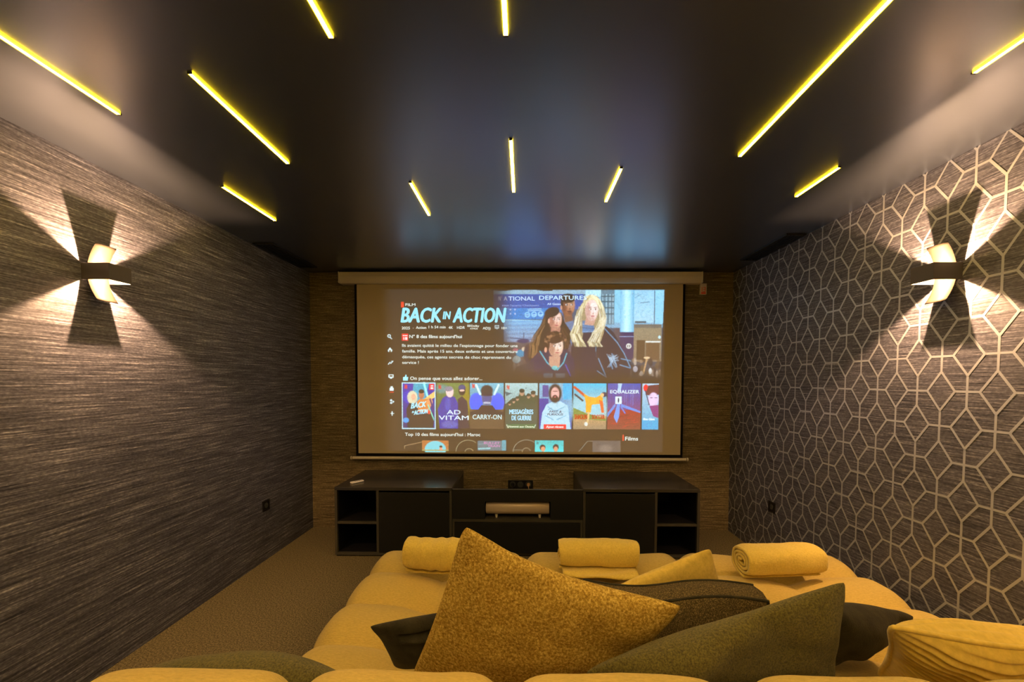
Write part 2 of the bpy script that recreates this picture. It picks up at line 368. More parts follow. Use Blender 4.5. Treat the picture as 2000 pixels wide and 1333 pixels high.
# hall to the right: wall panels, column, gallery, doorway
rect(1174, 566, 1200, 634, (110, 130, 142)); 
for x in (1176, 1183, 1190, 1196): rect(x, 575, x + 2.4, 632, (165, 190, 200), .8)
for y in (578, 588, 600, 612): rect(1172, y, 1200, y + 2.5, (84, 96, 100), .9)
rect(1144, 566, 1174, 580, (175, 215, 232)); rect(1200, 567, 1212, 630, (140, 195, 220))
rect(1238, 568, 1277, 630, (150, 196, 222), c2=(165, 205, 225)); line(1277.5, 568, 1277.5, 632, 1.4, (70, 80, 90)); rect(1279, 567, 1296, 632, (145, 200, 225))
line(1242, 580, 1252, 575, .8, (100, 130, 150)); line(1250, 592, 1268, 590, 1.2, (80, 100, 120)); rect(1240, 627, 1262, 631, (95, 100, 105))
rect(1236, 633, 1292, 640, (120, 110, 95)); rect(1236, 640, 1292, 706, (146, 132, 104), c2=(138, 118, 92)); rect(1244, 664, 1260, 702, (104, 82, 55)); rect(1261, 666, 1290, 668.5, (215, 220, 215)); rect(1262, 669, 1288, 702, (118, 92, 62))
ell(1288, 658, 2.5, 3, (190, 225, 235)); rect(1200, 640, 1214, 720, (105, 85, 80), .8)
t_ = np.clip(1 - abs((gx - 1224) / 14), 0, 1); msk = ((abs(gx - 1224.5) < 13.5) & (gy > 566) & (gy < 648)).astype(float)
blend(msk, colr((120, 190, 228)) * .75 + colr((225, 240, 245)) * .5 * t_[..., None]); rect(1211, 648, 1238, 700, (62, 45, 90), c2=(90, 70, 85)); line(1211, 657, 1238, 657, 1.3, (150, 160, 190))
ell(1228.5, 675.5, 5, 5, (225, 225, 215)); ell(1228.5, 675.5, 3.2, 3.2, (90, 80, 80)); line(1228.5, 673, 1228.5, 678, 1.4, (230, 230, 220))
# far travellers low on both sides
r_ = random.Random(3)
for k in range(26):
    x = r_.uniform(1236, 1292); y = r_.uniform(703, 730); ell(x, y, r_.uniform(2.2, 4.5), r_.uniform(3, 8), r_.choice([(115, 92, 62), (150, 125, 95), (95, 76, 60), (180, 165, 150), (85, 65, 50)]), a=.85)
line(1264, 700, 1258, 728, 3, (185, 150, 105)); ell(1243, 722, 9, 10, (88, 72, 60)); ell(1242, 720, 4.5, 6, (165, 160, 165)); ell(1264, 698, 6, 2, (215, 190, 150)); ell(1271, 724, 3, 6, (215, 215, 210))
for (x, y, a_, b_, c_) in ((1018, 690, 9, 7, (60, 140, 175)), (1010, 702, 8, 7, (150, 165, 165)), (1006, 718, 3, 10, (140, 125, 115)), (1014, 719, 3, 10, (135, 120, 110)), (1024, 682, 4, 4, (200, 180, 155)), (1028, 704, 6, 9, (110, 88, 72)), (1032, 690, 8, 18, (80, 66, 66)), (1008, 683, 5, 3, (170, 100, 110))): ell(x, y, a_, b_, c_, a=.9)
def face(cx, cy, rx, ry, skin, shade, light, turn=1, rot=0.0, lips=(150, 80, 75), brow=(60, 42, 34)):
    ell(cx, cy, rx, ry, skin, rot, soft=.08); ell(cx - turn * rx * .55, cy + ry * .1, rx * .42, ry * .75, shade, rot, .75, .5)
    ell(cx + turn * rx * .35, cy - ry * .25, rx * .5, ry * .55, light, rot, .7, .6); ell(cx, cy + ry * .82, rx * .5, ry * .16, shade, a=.5, soft=.5)
    for s in (-.32, .42):
        ex = cx + turn * rx * (s + .12); ell(ex, cy - ry * .10, rx * .22, ry * .10, shade, a=.8, soft=.4); ell(ex, cy - ry * .08, rx * .17, ry * .07, (235, 235, 235), a=.8, soft=.3)
        ell(ex + turn * rx * .05, cy - ry * .08, rx * .09, ry * .075, (35, 28, 26), soft=.3); line(ex - rx * .22, cy - ry * .24, ex + rx * .2, cy - ry * .28, 1.2, brow, .85)
    line(cx + turn * rx * .22, cy - ry * .1, cx + turn * rx * .32, cy + ry * .28, .8, shade, .8); ell(cx + turn * rx * .25, cy + ry * .33, rx * .14, ry * .07, shade, a=.8, soft=.4)
    ell(cx + turn * rx * .18, cy + ry * .56, rx * .30, ry * .075, lips, soft=.3); line(cx - turn * rx * .08, cy + ry * .56, cx + turn * rx * .44, cy + ry * .56, .6, (90, 40, 40), .7)
# person in grey shirt, short dark hair (back row)
poly([(1098, 622), (1118, 618), (1124, 640), (1126, 690), (1092, 690)], (112, 122, 150)); line(1104, 628, 1108, 660, 3, (140, 152, 180), .6)
poly([(1100, 602), (1116, 604), (1120, 626), (1104, 630)], (130, 95, 70)); face(1110, 597, 13.5, 20, (168, 118, 84), (112, 74, 52), (200, 160, 130), 1, lips=(120, 75, 65), brow=(40, 28, 24))
ell(1110, 583, 15, 9, (66, 50, 44), soft=.1); ell(1098, 594, 2.6, 9, (66, 50, 44)); ell(1097, 601, 2, 4, (185, 140, 115)); ell(1115, 611, 5, 4, (95, 66, 52), a=.5, soft=.5)
# person with long dark curls
poly([(1066, 612), (1060, 640), (1042, 668), (1034, 700), (1044, 740), (1066, 700), (1110, 690), (1118, 650), (1104, 630), (1098, 612), (1085, 603)], (84, 60, 46))
strands([(1068, 616), (1060, 636), (1050, 655), (1044, 675), (1042, 698)], 22, 1.5, [(120, 88, 58), (66, 46, 36), (150, 115, 75)], 9, 1)
strands([(1100, 640), (1106, 655), (1110, 672), (1112, 690)], 12, 1.5, [(110, 80, 56), (60, 42, 34)], 7, 2)
poly([(1078, 634), (1096, 640), (1094, 654), (1076, 652)], (170, 122, 100)); face(1085.5, 625, 12.5, 18.5, (205, 158, 132), (150, 98, 76), (238, 212, 200), 1, lips=(190, 105, 105), brow=(70, 46, 36))
ell(1079, 610, 15, 9.5, (84, 60, 46), -.3, soft=.1); ell(1070, 622, 4, 12, (84, 60, 46), soft=.15); ell(1073, 627, 2, 4.5, (215, 165, 140))
# person with long wavy blond hair, dark shiny jacket
poly([(1128, 640), (1176, 628), (1200, 650), (1222, 690), (1234, 712), (1230, 740), (1110, 742), (1116, 690), (1120, 655)], (66, 52, 58))
poly([(1136, 640), (1164, 640), (1168, 740), (1138, 742)], (84, 64, 62)); poly([(1140, 628), (1158, 630), (1160, 646), (1140, 648)], (110, 132, 165)); line(1141, 634, 1158, 636, 1, (160, 180, 205), .7); line(1140, 642, 1159, 643, 1, (70, 85, 110), .8)
for (a_, b_, c_, d_) in ((1180, 640, 1206, 668), (1206, 668, 1220, 690), (1220, 690, 1232, 716), (1164, 668, 1165, 740), (1196, 690, 1206, 716), (1190, 696, 1198, 720), (1168, 724, 1186, 736), (1176, 632, 1192, 640), (1214, 700, 1232, 704), (1212, 712, 1232, 718), (1170, 700, 1184, 732), (1200, 700, 1192, 716)): line(a_, b_, c_, d_, 1.7, (120, 160, 195), .8)
for k in range(16): line(1186 + r_.uniform(0, 20), 690 + r_.uniform(0, 22), 1188 + r_.uniform(0, 24), 692 + r_.uniform(0, 26), 1.4, (170, 195, 215), .5)
line(1166, 655, 1165, 672, 2, (90, 190, 210)); line(1165, 673, 1164, 700, 1, (70, 150, 180), .7)
poly([(1140, 588), (1155, 577), (1168, 580), (1180, 602), (1184, 626), (1180, 650), (1174, 668), (1160, 672), (1158, 650), (1140, 650), (1136, 672), (1118, 668), (1114, 655), (1124, 638), (1126, 610)], (160, 142, 104))
poly([(1140, 640), (1162, 640), (1168, 742), (1138, 742)], (84, 64, 62)); poly([(1138, 626), (1160, 628), (1162, 648), (1138, 650)], (100, 124, 160)); line(1139, 633, 1160, 635, 1.2, (165, 188, 215), .8); line(1139, 640, 1161, 642, 1, (60, 80, 115), .8); line(1138, 647, 1162, 648, 1.2, (150, 172, 200), .7)
strands([(1136, 600), (1130, 618), (1128, 636), (1124, 652), (1130, 668), (1134, 676)], 30, 1.6, [(214, 204, 170), (132, 112, 78), (190, 180, 130), (228, 222, 196)], 11, 4)
strands([(1174, 600), (1178, 620), (1174, 638), (1166, 652), (1160, 668), (1164, 676)], 30, 1.6, [(214, 204, 170), (128, 108, 76), (190, 178, 130), (228, 222, 196)], 11, 6)
ell(1155, 588, 15, 12, (214, 202, 158), soft=.12); strands([(1152, 578), (1144, 588), (1138, 602)], 10, 1.4, [(240, 232, 190), (170, 150, 100)], 5, 8); strands([(1156, 578), (1168, 586), (1175, 602)], 10, 1.4, [(240, 232, 190), (170, 150, 100)], 5, 9)
poly([(1146, 620), (1164, 622), (1160, 636), (1142, 634)], (190, 150, 130)); face(1156, 606, 12.5, 20.5, (226, 196, 184), (184, 140, 126), (246, 232, 228), 1, lips=(190, 120, 125), brow=(120, 92, 70))
# child with short curly hair, dark hooded jacket
poly([(1050, 690), (1066, 682), (1110, 682), (1122, 700), (1126, 742), (1036, 742), (1030, 712)], (68, 58, 74)); poly([(1010, 716), (1044, 704), (1044, 742), (1000, 742)], (88, 72, 66), .8)
for sx_ in ((1056, 686, 1070, 708), (1070, 708, 1086, 722), (1108, 690, 1102, 708), (1102, 708, 1090, 722)): line(*sx_, 2.2, (110, 180, 195), .85)
poly([(1074, 696), (1096, 696), (1094, 716), (1084, 722), (1074, 712)], (190, 148, 122)); ell(1085, 718, 6, 4, (90, 190, 195), a=.8); line(1106, 712, 1116, 734, 2, (60, 90, 200), .7)
face(1087, 677, 14, 20.5, (214, 176, 150), (150, 104, 80), (246, 228, 214), 1, lips=(185, 110, 100), brow=(70, 50, 38))
ell(1084, 659, 19, 12, (90, 64, 46), soft=.1); ell(1069, 672, 6, 14, (90, 64, 46), soft=.15); ell(1067, 683, 2.6, 5, (215, 160, 130))
for k in range(60):
    an = r_.uniform(math.pi * .95, math.pi * 2.02); rr = r_.uniform(.6, 1.1); ell(1085 + math.cos(an) * 20 * rr, 667 + math.sin(an) * 17 * rr, 2.4, 2, r_.choice([(120, 88, 60), (66, 46, 34), (150, 112, 78), (90, 64, 46)]), soft=.4)
for x in (1063, 1087): rect(x, 729, x + 18, 738, (110, 125, 140), .8)
# the hero picture fades into black towards lower left and bottom
fl = smooth((gx - 968) / 46.) * smooth((744 - gy) / 34.)
lowleft = smooth(((gx - 990) + (700 - gy) * .55) / 40.)
hero = (gy < 743)
IMG = np.where(hero[..., None], IMG * (np.clip(.10 + fl, 0, 1) * np.where(gy > 640, .25 + .75 * lowleft, 1))[..., None] * ((gx > 964) & (gx < 1296 - (gy - 566) * .03) & (gy > 567 + 2 * np.sin((gx - 960) / 14) * (gx < 1080)))[..., None], 0)
blur(1)
base_hero = IMG.copy()
# ---- row of film cards (plain generic pictures)
KXs = [(785, 850), (853, 917), (919, 985), (988, 1052), (1055, 1119), (1122, 1186), (1189, 1253), (1256, 1288)]
T_, B_ = 748.5, 838.5
def card(i, c1, c2):
    a, b = KXs[i]; rect(a, T_, b, B_, c1, c2=c2); return a, b
a, b = card(0, (70, 60, 165), (50, 55, 95))
poly([(a + 22, T_), (b - 12, T_), (b - 22, 790), (a + 20, 785)], (20, 160, 185)); line(a + 43, T_, a + 50, 775, 4, (150, 225, 235)); poly([(b - 22, 780), (b, 764), (b, 776), (b - 16, 786)], (225, 190, 110)); ell(a + 10, 776, 9, 12, (70, 70, 190), a=.7)
ell(a + 20, 777, 10, 13, (205, 200, 165)); ell(a + 22, 776, 4.5, 6.5, (215, 165, 135)); ell(a + 38, 772, 5.5, 8, (175, 115, 80)); ell(a + 38, 765, 5.5, 4, (50, 38, 36)); poly([(a + 28, 786), (a + 34, 780), (a + 50, 780), (a + 56, 792), (a + 54, 806), (a + 26, 806)], (205, 130, 65)); ell(a + 54, 786, 6, 9, (215, 150, 95)); poly([(a + 8, 800), (a + 14, 788), (a + 30, 788), (a + 34, 838), (a + 10, 838)], (78, 62, 50)); poly([(a + 20, 812), (a + 60, 806), (b, 838), (a + 10, 838)], (84, 64, 48)); ell(a + 7, 822, 6, 5, (60, 150, 215)); line(b - 14, 792, b - 2, 822, 2, (120, 220, 190)); line(b - 10, 780, b - 4, 800, 3, (70, 60, 110)); ell(b - 12, 806, 3, 4, (225, 80, 55)); poly([(b, 790), (b, 838), (b - 4, 838)], (60, 60, 130))
for (p_, q_, w_) in (((a, T_), (b, T_), 2), ((a, B_), (b, B_), 2), ((a, T_), (a, B_), 1.6), ((b, T_), (b, B_), 1.6)): line(*p_, *q_, w_, (185, 225, 235))
rect(b - 12, 750, b - 2, 762, (225, 50, 60)); rect(b - 9, 753, b - 4, 755, (240, 235, 235)); rect(b - 9, 757, b - 4, 760, (240, 235, 235))
a, b = card(1, (120, 132, 72), (96, 80, 42)); ell(a + 10, 760, 12, 8, (110, 145, 150), a=.7, soft=.5); ell(b - 6, 790, 8, 40, (150, 130, 40), a=.8, soft=.4)
poly([(a + 2, 800), (a + 12, 778), (a + 22, 772), (a + 36, 776), (a + 44, 792), (a + 44, 838), (a + 6, 838)], (72, 70, 150)); ell(a + 26, 766, 7.5, 10.5, (222, 196, 190)); ell(a + 24, 760, 8, 5, (140, 130, 140)); ell(a + 22, 790, 6, 12, (100, 100, 185), a=.6); poly([(a + 42, 838), (a + 42, 780), (a + 50, 774), (a + 60, 784), (b - 2, 800), (b, 838)], (62, 56, 62)); ell(a + 50, 762, 7, 11, (58, 48, 50)); ell(a + 50, 757, 7, 5, (90, 85, 120)); ell(a + 50, 763, 5, 2, (215, 180, 160)); ell(a + 26, 830, 16, 7, (110, 110, 175), a=.7)
a, b = card(2, (120, 175, 195), (80, 66, 56)); ell(a + 12, 786, 13, 18, (20, 100, 230)); ell(b - 12, 786, 13, 18, (20, 100, 230)); line(a + 12, 752, a + 20, 770, 4, (200, 230, 225)); line(b - 10, 752, b - 18, 770, 4, (200, 230, 225)); rect(a, 800, b, B_, (112, 88, 60)); poly([(a, 838), (a, 806), (a + 16, 800), (a + 22, 792), (b - 22, 792), (b - 16, 800), (b, 806), (b, 838)], (84, 66, 52)); ell((a + b) / 2, 778, 10, 14, (96, 90, 130)); ell((a + b) / 2, 763, 12, 11, (84, 70, 56)); rect(a + 22, 768, b - 22, 773, (60, 54, 60)); ell((a + b) / 2, 787, 8, 2, (170, 175, 195)); rect(a, 812, b, B_, (108, 86, 58))
a, b = card(3, (165, 195, 195), (96, 96, 74)); poly([(a, 790), (a + 14, 778), (a + 30, 775), (a + 50, 770), (b, 772), (b, 838), (a, 838)], (88, 88, 66))
for (x, y, s_) in ((a + 33, 767, 5.5), (a + 55, 770, 5), (a + 46, 774, 4), (a + 24, 779, 3.6), (a + 17, 784, 3.3), (a + 9, 789, 3)): ell(x, y + 9, s_ * 1.3, s_ * 1.9, (84, 86, 60)); ell(x, y, s_ * .8, s_ * 1.15, (170, 135, 105)); ell(x, y - s_ * .7, s_, s_ * .75, (78, 74, 52))
poly([(a, 765), (a + 14, 768), (a + 2, 774)], (90, 100, 100)); ell(a + 41, 758, 2.4, .9, (90, 120, 130)); ell(a + 50, 760, 1.6, .8, (90, 120, 130)); rect(a, 800, b, 832, (95, 98, 80), .35); rect(a + 4, 829, b - 4, 837, (92, 112, 70)); line(a + 3, 830, a + 6, 836, 1, (225, 235, 215)); line(b - 4, 830, b - 7, 836, 1, (225, 235, 215))
a, b = card(4, (135, 175, 195), (64, 90, 165)); rect(a + 6, 752, a + 18, 775, (96, 84, 140)); rect(b - 18, T_, b, 780, (20, 170, 215)); rect(a, 778, a + 18, 838, (48, 72, 150)); poly([(a + 2, 838), (a + 6, 806), (a + 14, 790), (a + 30, 783), (a + 42, 784), (b - 8, 792), (b - 2, 838)], (170, 205, 220)); ell(a + 31, 768, 13, 19, (84, 58, 50)); ell(a + 31, 769, 8, 13, (215, 165, 155)); ell(a + 31, 778, 6, 7, (78, 54, 46)); ell(a + 31, 775, 2.5, 1.2, (180, 100, 100)); line(a + 27, 764, a + 35, 764, 1.3, (60, 40, 38))
for (p_, q_) in (((a + 17, 794), (a + 30, 803)), ((a + 32, 803), (a + 50, 794)), ((a + 12, 812), (a + 28, 820)), ((a + 34, 820), (a + 52, 812)), ((a + 18, 800), (a + 24, 797))): line(*p_, *q_, 1.4, (60, 130, 165), .8)
rect(a + 9, 829, b - 11, B_, (220, 40, 55))
a, b = card(5, (80, 180, 215), (196, 170, 110)); ell(a + 30, 798, 38, 22, (150, 200, 215), a=.8, soft=.6); rect(a, 812, b, B_, (185, 150, 100), c2=(150, 130, 100)); poly([(a, 796), (a + 24, 806), (b, 818), (b, 822), (a, 816)], (130, 140, 70)); line(a + 2, 756, a + 24, 774, 5, (195, 90, 50)); line(a + 3, 770, a + 18, 782, 3.5, (90, 70, 60)); poly([(a + 20, 768), (a + 30, 774), (a + 44, 776), (a + 54, 770), (a + 58, 778), (a + 56, 788), (a + 36, 790), (a + 34, 806), (a + 24, 806), (a + 24, 786)], (225, 165, 50)); poly([(a + 50, 780), (a + 58, 784), (a + 60, 806), (a + 55, 806)], (215, 110, 50)); ell(a + 60, 770, 5.5, 5, (60, 70, 80)); ell(a + 56, 771, 3.5, 4, (225, 180, 120)); ell(a + 25, 828, 3.5, 4, (200, 205, 195)); line(a + 30, 806, a + 28, 824, 4, (210, 180, 120))
a, b = card(6, (80, 90, 165), (150, 60, 45)); rect(a, 800, b, B_, (160, 60, 45), c2=(140, 84, 60))
for k in range(26): x = r_.uniform(a, b); line(x, r_.uniform(T_, 780), x, r_.uniform(780, 796), 1, r_.choice([(110, 60, 110), (70, 80, 160), (130, 130, 190)]), .6)
for k in range(26): x = r_.uniform(a, b - 6); y = r_.uniform(806, 834); line(x, y, x + 8, y - 1.5, 1.3, r_.choice([(190, 70, 50), (120, 50, 45)]), .7)
poly([(a + 20, T_), (a + 28, T_), (a + 24, 765), (a + 19, 765)], (165, 195, 225)); rect(a + 15, 774, a + 27, 788, (205, 225, 235)); ell(a + 21, 781, 1.6, 5, (70, 60, 80)); poly([(a + 19, 788), (a + 24, 788), (a + 23, 812), (a + 18, 826), (a + 12, 814)], (120, 150, 220)); poly([(a + 26, 788), (b, 802), (b, 806), (a + 26, 794)], (110, 140, 215)); poly([(a, 806), (a + 14, 788), (a + 16, 792), (a, 814)], (110, 140, 210)); line(a + 26, 794, a + 34, 806, 2.5, (105, 125, 200))
a, b = card(7, (170, 195, 215), (60, 160, 195)); rect(a, 820, b, B_, (20, 160, 205)); ell(a + 7, 757, 5, 7, (225, 60, 50)); poly([(a + 6, 770), (a + 12, 752), (b, 750), (b, 770), (a + 16, 772)], (110, 50, 55)); ell(a + 22, 780, 10, 14, (215, 190, 220)); poly([(a + 14, 792), (b, 790), (b, 816), (a + 22, 812)], (140, 70, 120)); line(a + 16, 776, a + 20, 776, 1.3, (60, 60, 90)); line(a + 25, 776, a + 29, 776, 1.3, (60, 60, 90)); line(a + 6, 762, a + 14, 790, 2, (60, 50, 80))
# lower row cards, cut off
rect(824, 862, 876, 882.5, (175, 115, 62)); ell(850, 880, 21, 17, (120, 195, 205), soft=.05); rect(824, 880, 876, 882.5, (160, 150, 90)); ell(861, 878, 3, 4, (215, 150, 115)); ell(861, 874, 3.2, 2.2, (50, 40, 40))
rect(934, 862, 990, 881.5, (108, 118, 120)); rect(982, 861, 990, 881.5, (105, 150, 160)); line(936, 878, 958, 877, 3, (140, 185, 190)); line(936, 869, 945, 868, 2, (120, 140, 145))
rect(1047, 861, 1103, 883, (60, 175, 175), c2=(70, 205, 205)); ell(1062, 875, 6, 6, (90, 62, 46)); ell(1063, 878, 4, 5, (215, 150, 110)); ell(1088, 874, 6, 6, (40, 45, 50)); ell(1088, 878, 4, 5, (205, 145, 110)); rect(1049, 872, 1055, 880, (120, 210, 205), .6)
rect(1160, 861, 1215, 883, (122, 112, 104), .55); ell(1186, 876, 12, 7, (160, 145, 130), a=.35, soft=.5)
def arc(cx, cy, rx, ry, a0, a1, c, w_=1.1, a=.6):
    q_ = None
    for k in range(19):
        an = a0 + (a1 - a0) * k / 18; p_ = (cx + rx * math.cos(an), cy - ry * math.sin(an))
        if q_: line(*q_, *p_, w_, c, a)
        q_ = p_
arc(915, 884, 24, 23, .9, math.pi, (175, 165, 125)); arc(917, 884, 8, 6, .2, math.pi, (165, 150, 110)); line(789, 873, 824, 865, 1, (190, 160, 115), .7); line(789, 873, 789, 878, 1, (190, 160, 115), .7)
arc(1030, 884, 26, 24, .9, math.pi, (165, 160, 135)); line(1003, 880, 1022, 880, 1, (170, 160, 130), .6); arc(1030, 884, 8, 8, .3, math.pi, (160, 150, 120)); line(1134, 882, 1150, 862, 1, (150, 150, 135), .6); line(1150, 862, 1160, 862, 1, (150, 150, 135), .6)
# menu icons, badges
WH = (205, 225, 225)
arc(760, 656.5, 2.6, 2.6, 0, 2 * math.pi, WH, 1.4, 1); line(762, 659, 765, 662, 1.6, WH)
poly([(757, 684), (761.5, 679), (766, 684), (765, 687.5), (758, 687.5)], WH); rect(760, 684, 763, 687.6, (110, 88, 58))
line(758, 712, 761, 708, 1.4, WH); line(761, 708, 763, 710, 1.4, WH); line(763, 710, 767, 706, 1.4, WH); line(764, 706, 767, 706, 1.2, WH)
rect(758, 732, 768, 738, WH); rect(760, 733.5, 766, 736.5, (110, 88, 58)); rect(761, 738, 765, 740, WH)
rect(760, 758, 768, 764, WH); rect(762, 755, 766, 758, WH); rect(760, 766, 768, 767.4, (205, 70, 45))
ell(763, 783, 2.2, 2.2, WH); ell(767, 785.5, 1.8, 1.8, WH); ell(763, 788, 2.4, 1.8, WH); rect(764, 804.8, 765.4, 813, WH); rect(761, 808.4, 769, 809.8, WH)
for (x, y) in ((784, 594),): rect(x, y - 4, x + 5.5, y + 7, (225, 80, 45))
rect(785, 652, 797.5, 666, (225, 50, 50)); rect(787, 655, 796, 656.6, (240, 235, 230)); rect(788, 659, 789.6, 664, (245, 240, 240)); rect(791, 659, 795.5, 664, (245, 240, 240)); rect(792.5, 660.5, 794, 662.5, (225, 50, 50))
poly([(787, 737), (790, 737), (792, 732), (794, 733), (794, 737), (797, 737), (796, 744), (787, 744)], (160, 225, 235))
for x, y in ((790, 752), (857, 752), (923, 750), (991, 752.5)):
    rect(x, y, x + 1.7, y + 8, (215, 50, 40)); rect(x + 3.4, y, x + 5.1, y + 8, (215, 50, 40)); line(x + .8, y, x + 4.2, y + 8, 1.6, (190, 35, 30))
x, y = 1050, 863; rect(x, y + 1, x + 1, y + 6, (60, 40, 60)); rect(x + 2.6, y + 1, x + 3.6, y + 6, (60, 40, 60))
for (p_, q_) in (((968, 636), (975, 636)), ((968, 641), (975, 641)), ((968, 636), (968, 641)), ((975, 636), (975, 641)), ((970, 639), (973, 639)), ((971, 641), (972, 643))): line(*p_, *q_, 1, WH, .9)
rect(1218.5, 849, 1221.5, 861, (225, 80, 50))
g_ = np.random.default_rng(7).normal(size=IMG.shape[:2]); g_ = (g_ + np.roll(g_, 1, 0) + np.roll(g_, 1, 1) + np.roll(g_, (1, 1), (0, 1))) / 2
IMG = IMG * np.clip(1 + .16 * g_, .5, 1.6)[..., None]
blur(1)
# faint grey floor of the projected black, as far as the projector reaches
reach = smooth((gx - 742) / 30) * smooth((1300 - gx) / 6) * smooth((gy - 563) / 5) * smooth((885 - gy) / 4)
IMG = IMG + np.array([.018, .020, .022]) * reach[..., None]
IMG = np.clip(IMG, 0, 1)
def picture():
    xs = SX0 + (gx.ravel() - 697) * KX; zs = SZ1 - (gy.ravel() - 556) * KZ
    co = np.empty((NX * NY, 3), np.float32); co[:, 0] = xs; co[:, 1] = SY - .0006; co[:, 2] = zs
    me = bpy.data.meshes.new('projected_picture'); me.vertices.add(NX * NY); me.vertices.foreach_set('co', co.ravel())
    idx = np.arange(NX * NY).reshape(NY, NX)
    q = np.stack([idx[1:, :-1], idx[1:, 1:], idx[:-1, 1:], idx[:-1, :-1]], -1).reshape(-1, 4)
    nf = len(q); me.loops.add(nf * 4); me.polygons.add(nf)
    me.loops.foreach_set('vertex_index', q.ravel().astype(np.int32)); me.polygons.foreach_set('loop_start', np.arange(nf, dtype=np.int32) * 4)
    me.update(calc_edges=True)
    at = me.color_attributes.new('film', 'FLOAT_COLOR', 'POINT')
    cc = np.ones((NX * NY, 4), np.float32); cc[:, :3] = IMG.reshape(-1, 3); at.data.foreach_set('color', cc.ravel())
    m = mat('projected_light_on_cloth', SCREEN_ALB, .95, spec=.05); b_ = m.node_tree.nodes['Principled BSDF']
    a_ = nd(m, 'ShaderNodeAttribute', attribute_name='film'); ln(m, a_.outputs['Color'], b_.inputs['Emission Color']); b_.inputs['Emission Strength'].default_value = 1.0
    me.materials.append(m); o = bpy.data.objects.new('projected_picture', me); C.objects.link(o); scr_local(o)
picture()
TM = {}; TV, TF, TI = [], [], []
def text(s, x0, x1, yb, cap, c, bold=0, shear=0, rot=0, sy=None):
    """lettering in the projected picture: from x0 to x1, baseline yb, capital height cap (picture units)"""
    cu = bpy.data.curves.new('lettering', 'FONT'); cu.body = s; cu.size = 1; cu.shear = shear; cu.resolution_u = 3
    t = bpy.data.objects.new('lettering', cu); C.objects.link(t)
    dg = bpy.context.evaluated_depsgraph_get(); me = bpy.data.meshes.new_from_object(t.evaluated_get(dg))
    bpy.data.objects.remove(t)
    v = np.empty(len(me.vertices) * 3); me.vertices.foreach_get('co', v); v = v.reshape(-1, 3)
    polys = [tuple(p.vertices) for p in me.polygons]; bpy.data.meshes.remove(me)
    sx = (x1 - x0) / (v[:, 0].max() - v[:, 0].min()); xs = (v[:, 0] - v[:, 0].min()) * sx; ys = v[:, 1] * cap / .70
    cr, sr = math.cos(rot), math.sin(rot)
    X = x0 + xs * cr + ys * sr; Y = yb - ys * cr - xs * sr
    key = tuple(c)
    if key not in TM: TM[key] = (len(TM), mat('projected_lettering', SCREEN_ALB, .95, spec=.05, emit=tuple(colr(c)), es=1))
    b = bold * cap / .70                                   # heavier strokes: the letters repeated a hair to the sides
    for n_, (dx, dy) in enumerate([(0, 0)] if not b else [(-b, 0), (b, 0), (0, b * .6), (0, -b * .6)]):
        k0 = len(TV)
        TV.extend((SX0 + (X_ + dx - 697) * KX, SY - .0012 - n_ * .00035, SZ1 - (Y_ + dy - 556) * KZ) for X_, Y_ in zip(X, Y))
        TF.extend(tuple(k0 + q for q in p) for p in polys); TI.extend([TM[key][0]] * len(polys))
TX = (205, 215, 210); TB = (150, 215, 235)
text('FILM', 792.5, 812, 598, 5, TX, .012)
text('BACK', 784, 863, 629.5, 28, TB, .034, .2); text('IN', 866, 881, 623.5, 15, TB, .03, .2); text('ACTION', 886, 989, 629.5, 28, TB, .034, .2)
for s, x0, x1, y, h in (('2025', 785, 801, 643.5, 5.2), ('·', 807, 808, 643.5, 5), ('Action', 813, 833, 642.5, 5.2), ('1 h 54 min', 838, 871, 641.5, 5.2), ('4K', 877, 885.5, 642.5, 5.2), ('HDR', 893.5, 909, 642.5, 5.2), ('Dolby', 921, 937, 638.5, 4), ('ATMOS', 919, 934, 643.5, 3), ('AD))', 944, 959, 643.5, 5), ('10+', 981, 991, 643, 4.6)):
    text(s, x0, x1, y, h, TX, .012)
text('DD', 914, 920, 638.5, 4, TX, .03)
text("N° 8 des films aujourd'hui", 800, 903, 660.5, 6.2, TX, .022)
text("Ils avaient quitté le milieu de l'espionnage pour fonder une", 785.5, 1012, 677.5, 5.6, TX, .010, rot=-.002)
text('famille. Mais après 15 ans, deux enfants et une couverture', 785.5, 1012, 688.7, 5.6, TX, .010, rot=-.002)
text('démasquée, ces agents secrets de choc reprennent du', 785.5, 999, 700, 5.6, TX, .010, rot=-.003)
text('service !', 785.5, 818, 711, 5.6, TX, .010)
text('On pense que vous allez adorer...', 801, 943, 742.5, 6.6, TX, .016)
text("Top 10 des films aujourd'hui : Maroc", 790, 939, 853, 6.2, TX, .014)
text('Films', 1224, 1249, 860, 7.4, TX, .016)
for s, x0, x1, c in (('N', 975, 979, (130, 118, 112)), ('A', 985, 992, (150, 145, 150)), ('TIONAL', 994, 1045.5, (185, 205, 230)), ('DEPARTURES', 1054, 1146, (190, 220, 240))): text(s, x0, x1, 587.5 if s != 'DEPARTURES' else 586, 8, c, .01)
text('rnain Security Checkpoint', 982, 1053.5, 598.5, 3.6, (150, 165, 205)); text('All Gates', 1069.5, 1096, 596, 3.8, (185, 205, 235), .01); text('·', 1062, 1063, 596, 3.8, (150, 175, 220), .02)
text('BACK', 802, 831, 799, 11, (165, 220, 235), .03, .1, .13); text('IN', 804, 808, 808, 4, (165, 220, 235), .03, .1, .13); text('ACTION', 808, 835, 811.5, 9, (165, 220, 235), .03, .1, .13)
text('AD', 873, 900, 810, 8.5, (205, 225, 235), .012); text('VITAM', 857, 916, 821, 8.5, (205, 225, 235), .012)
text('CARRY-ON', 924, 981, 819.5, 9.2, (190, 220, 225), .008)
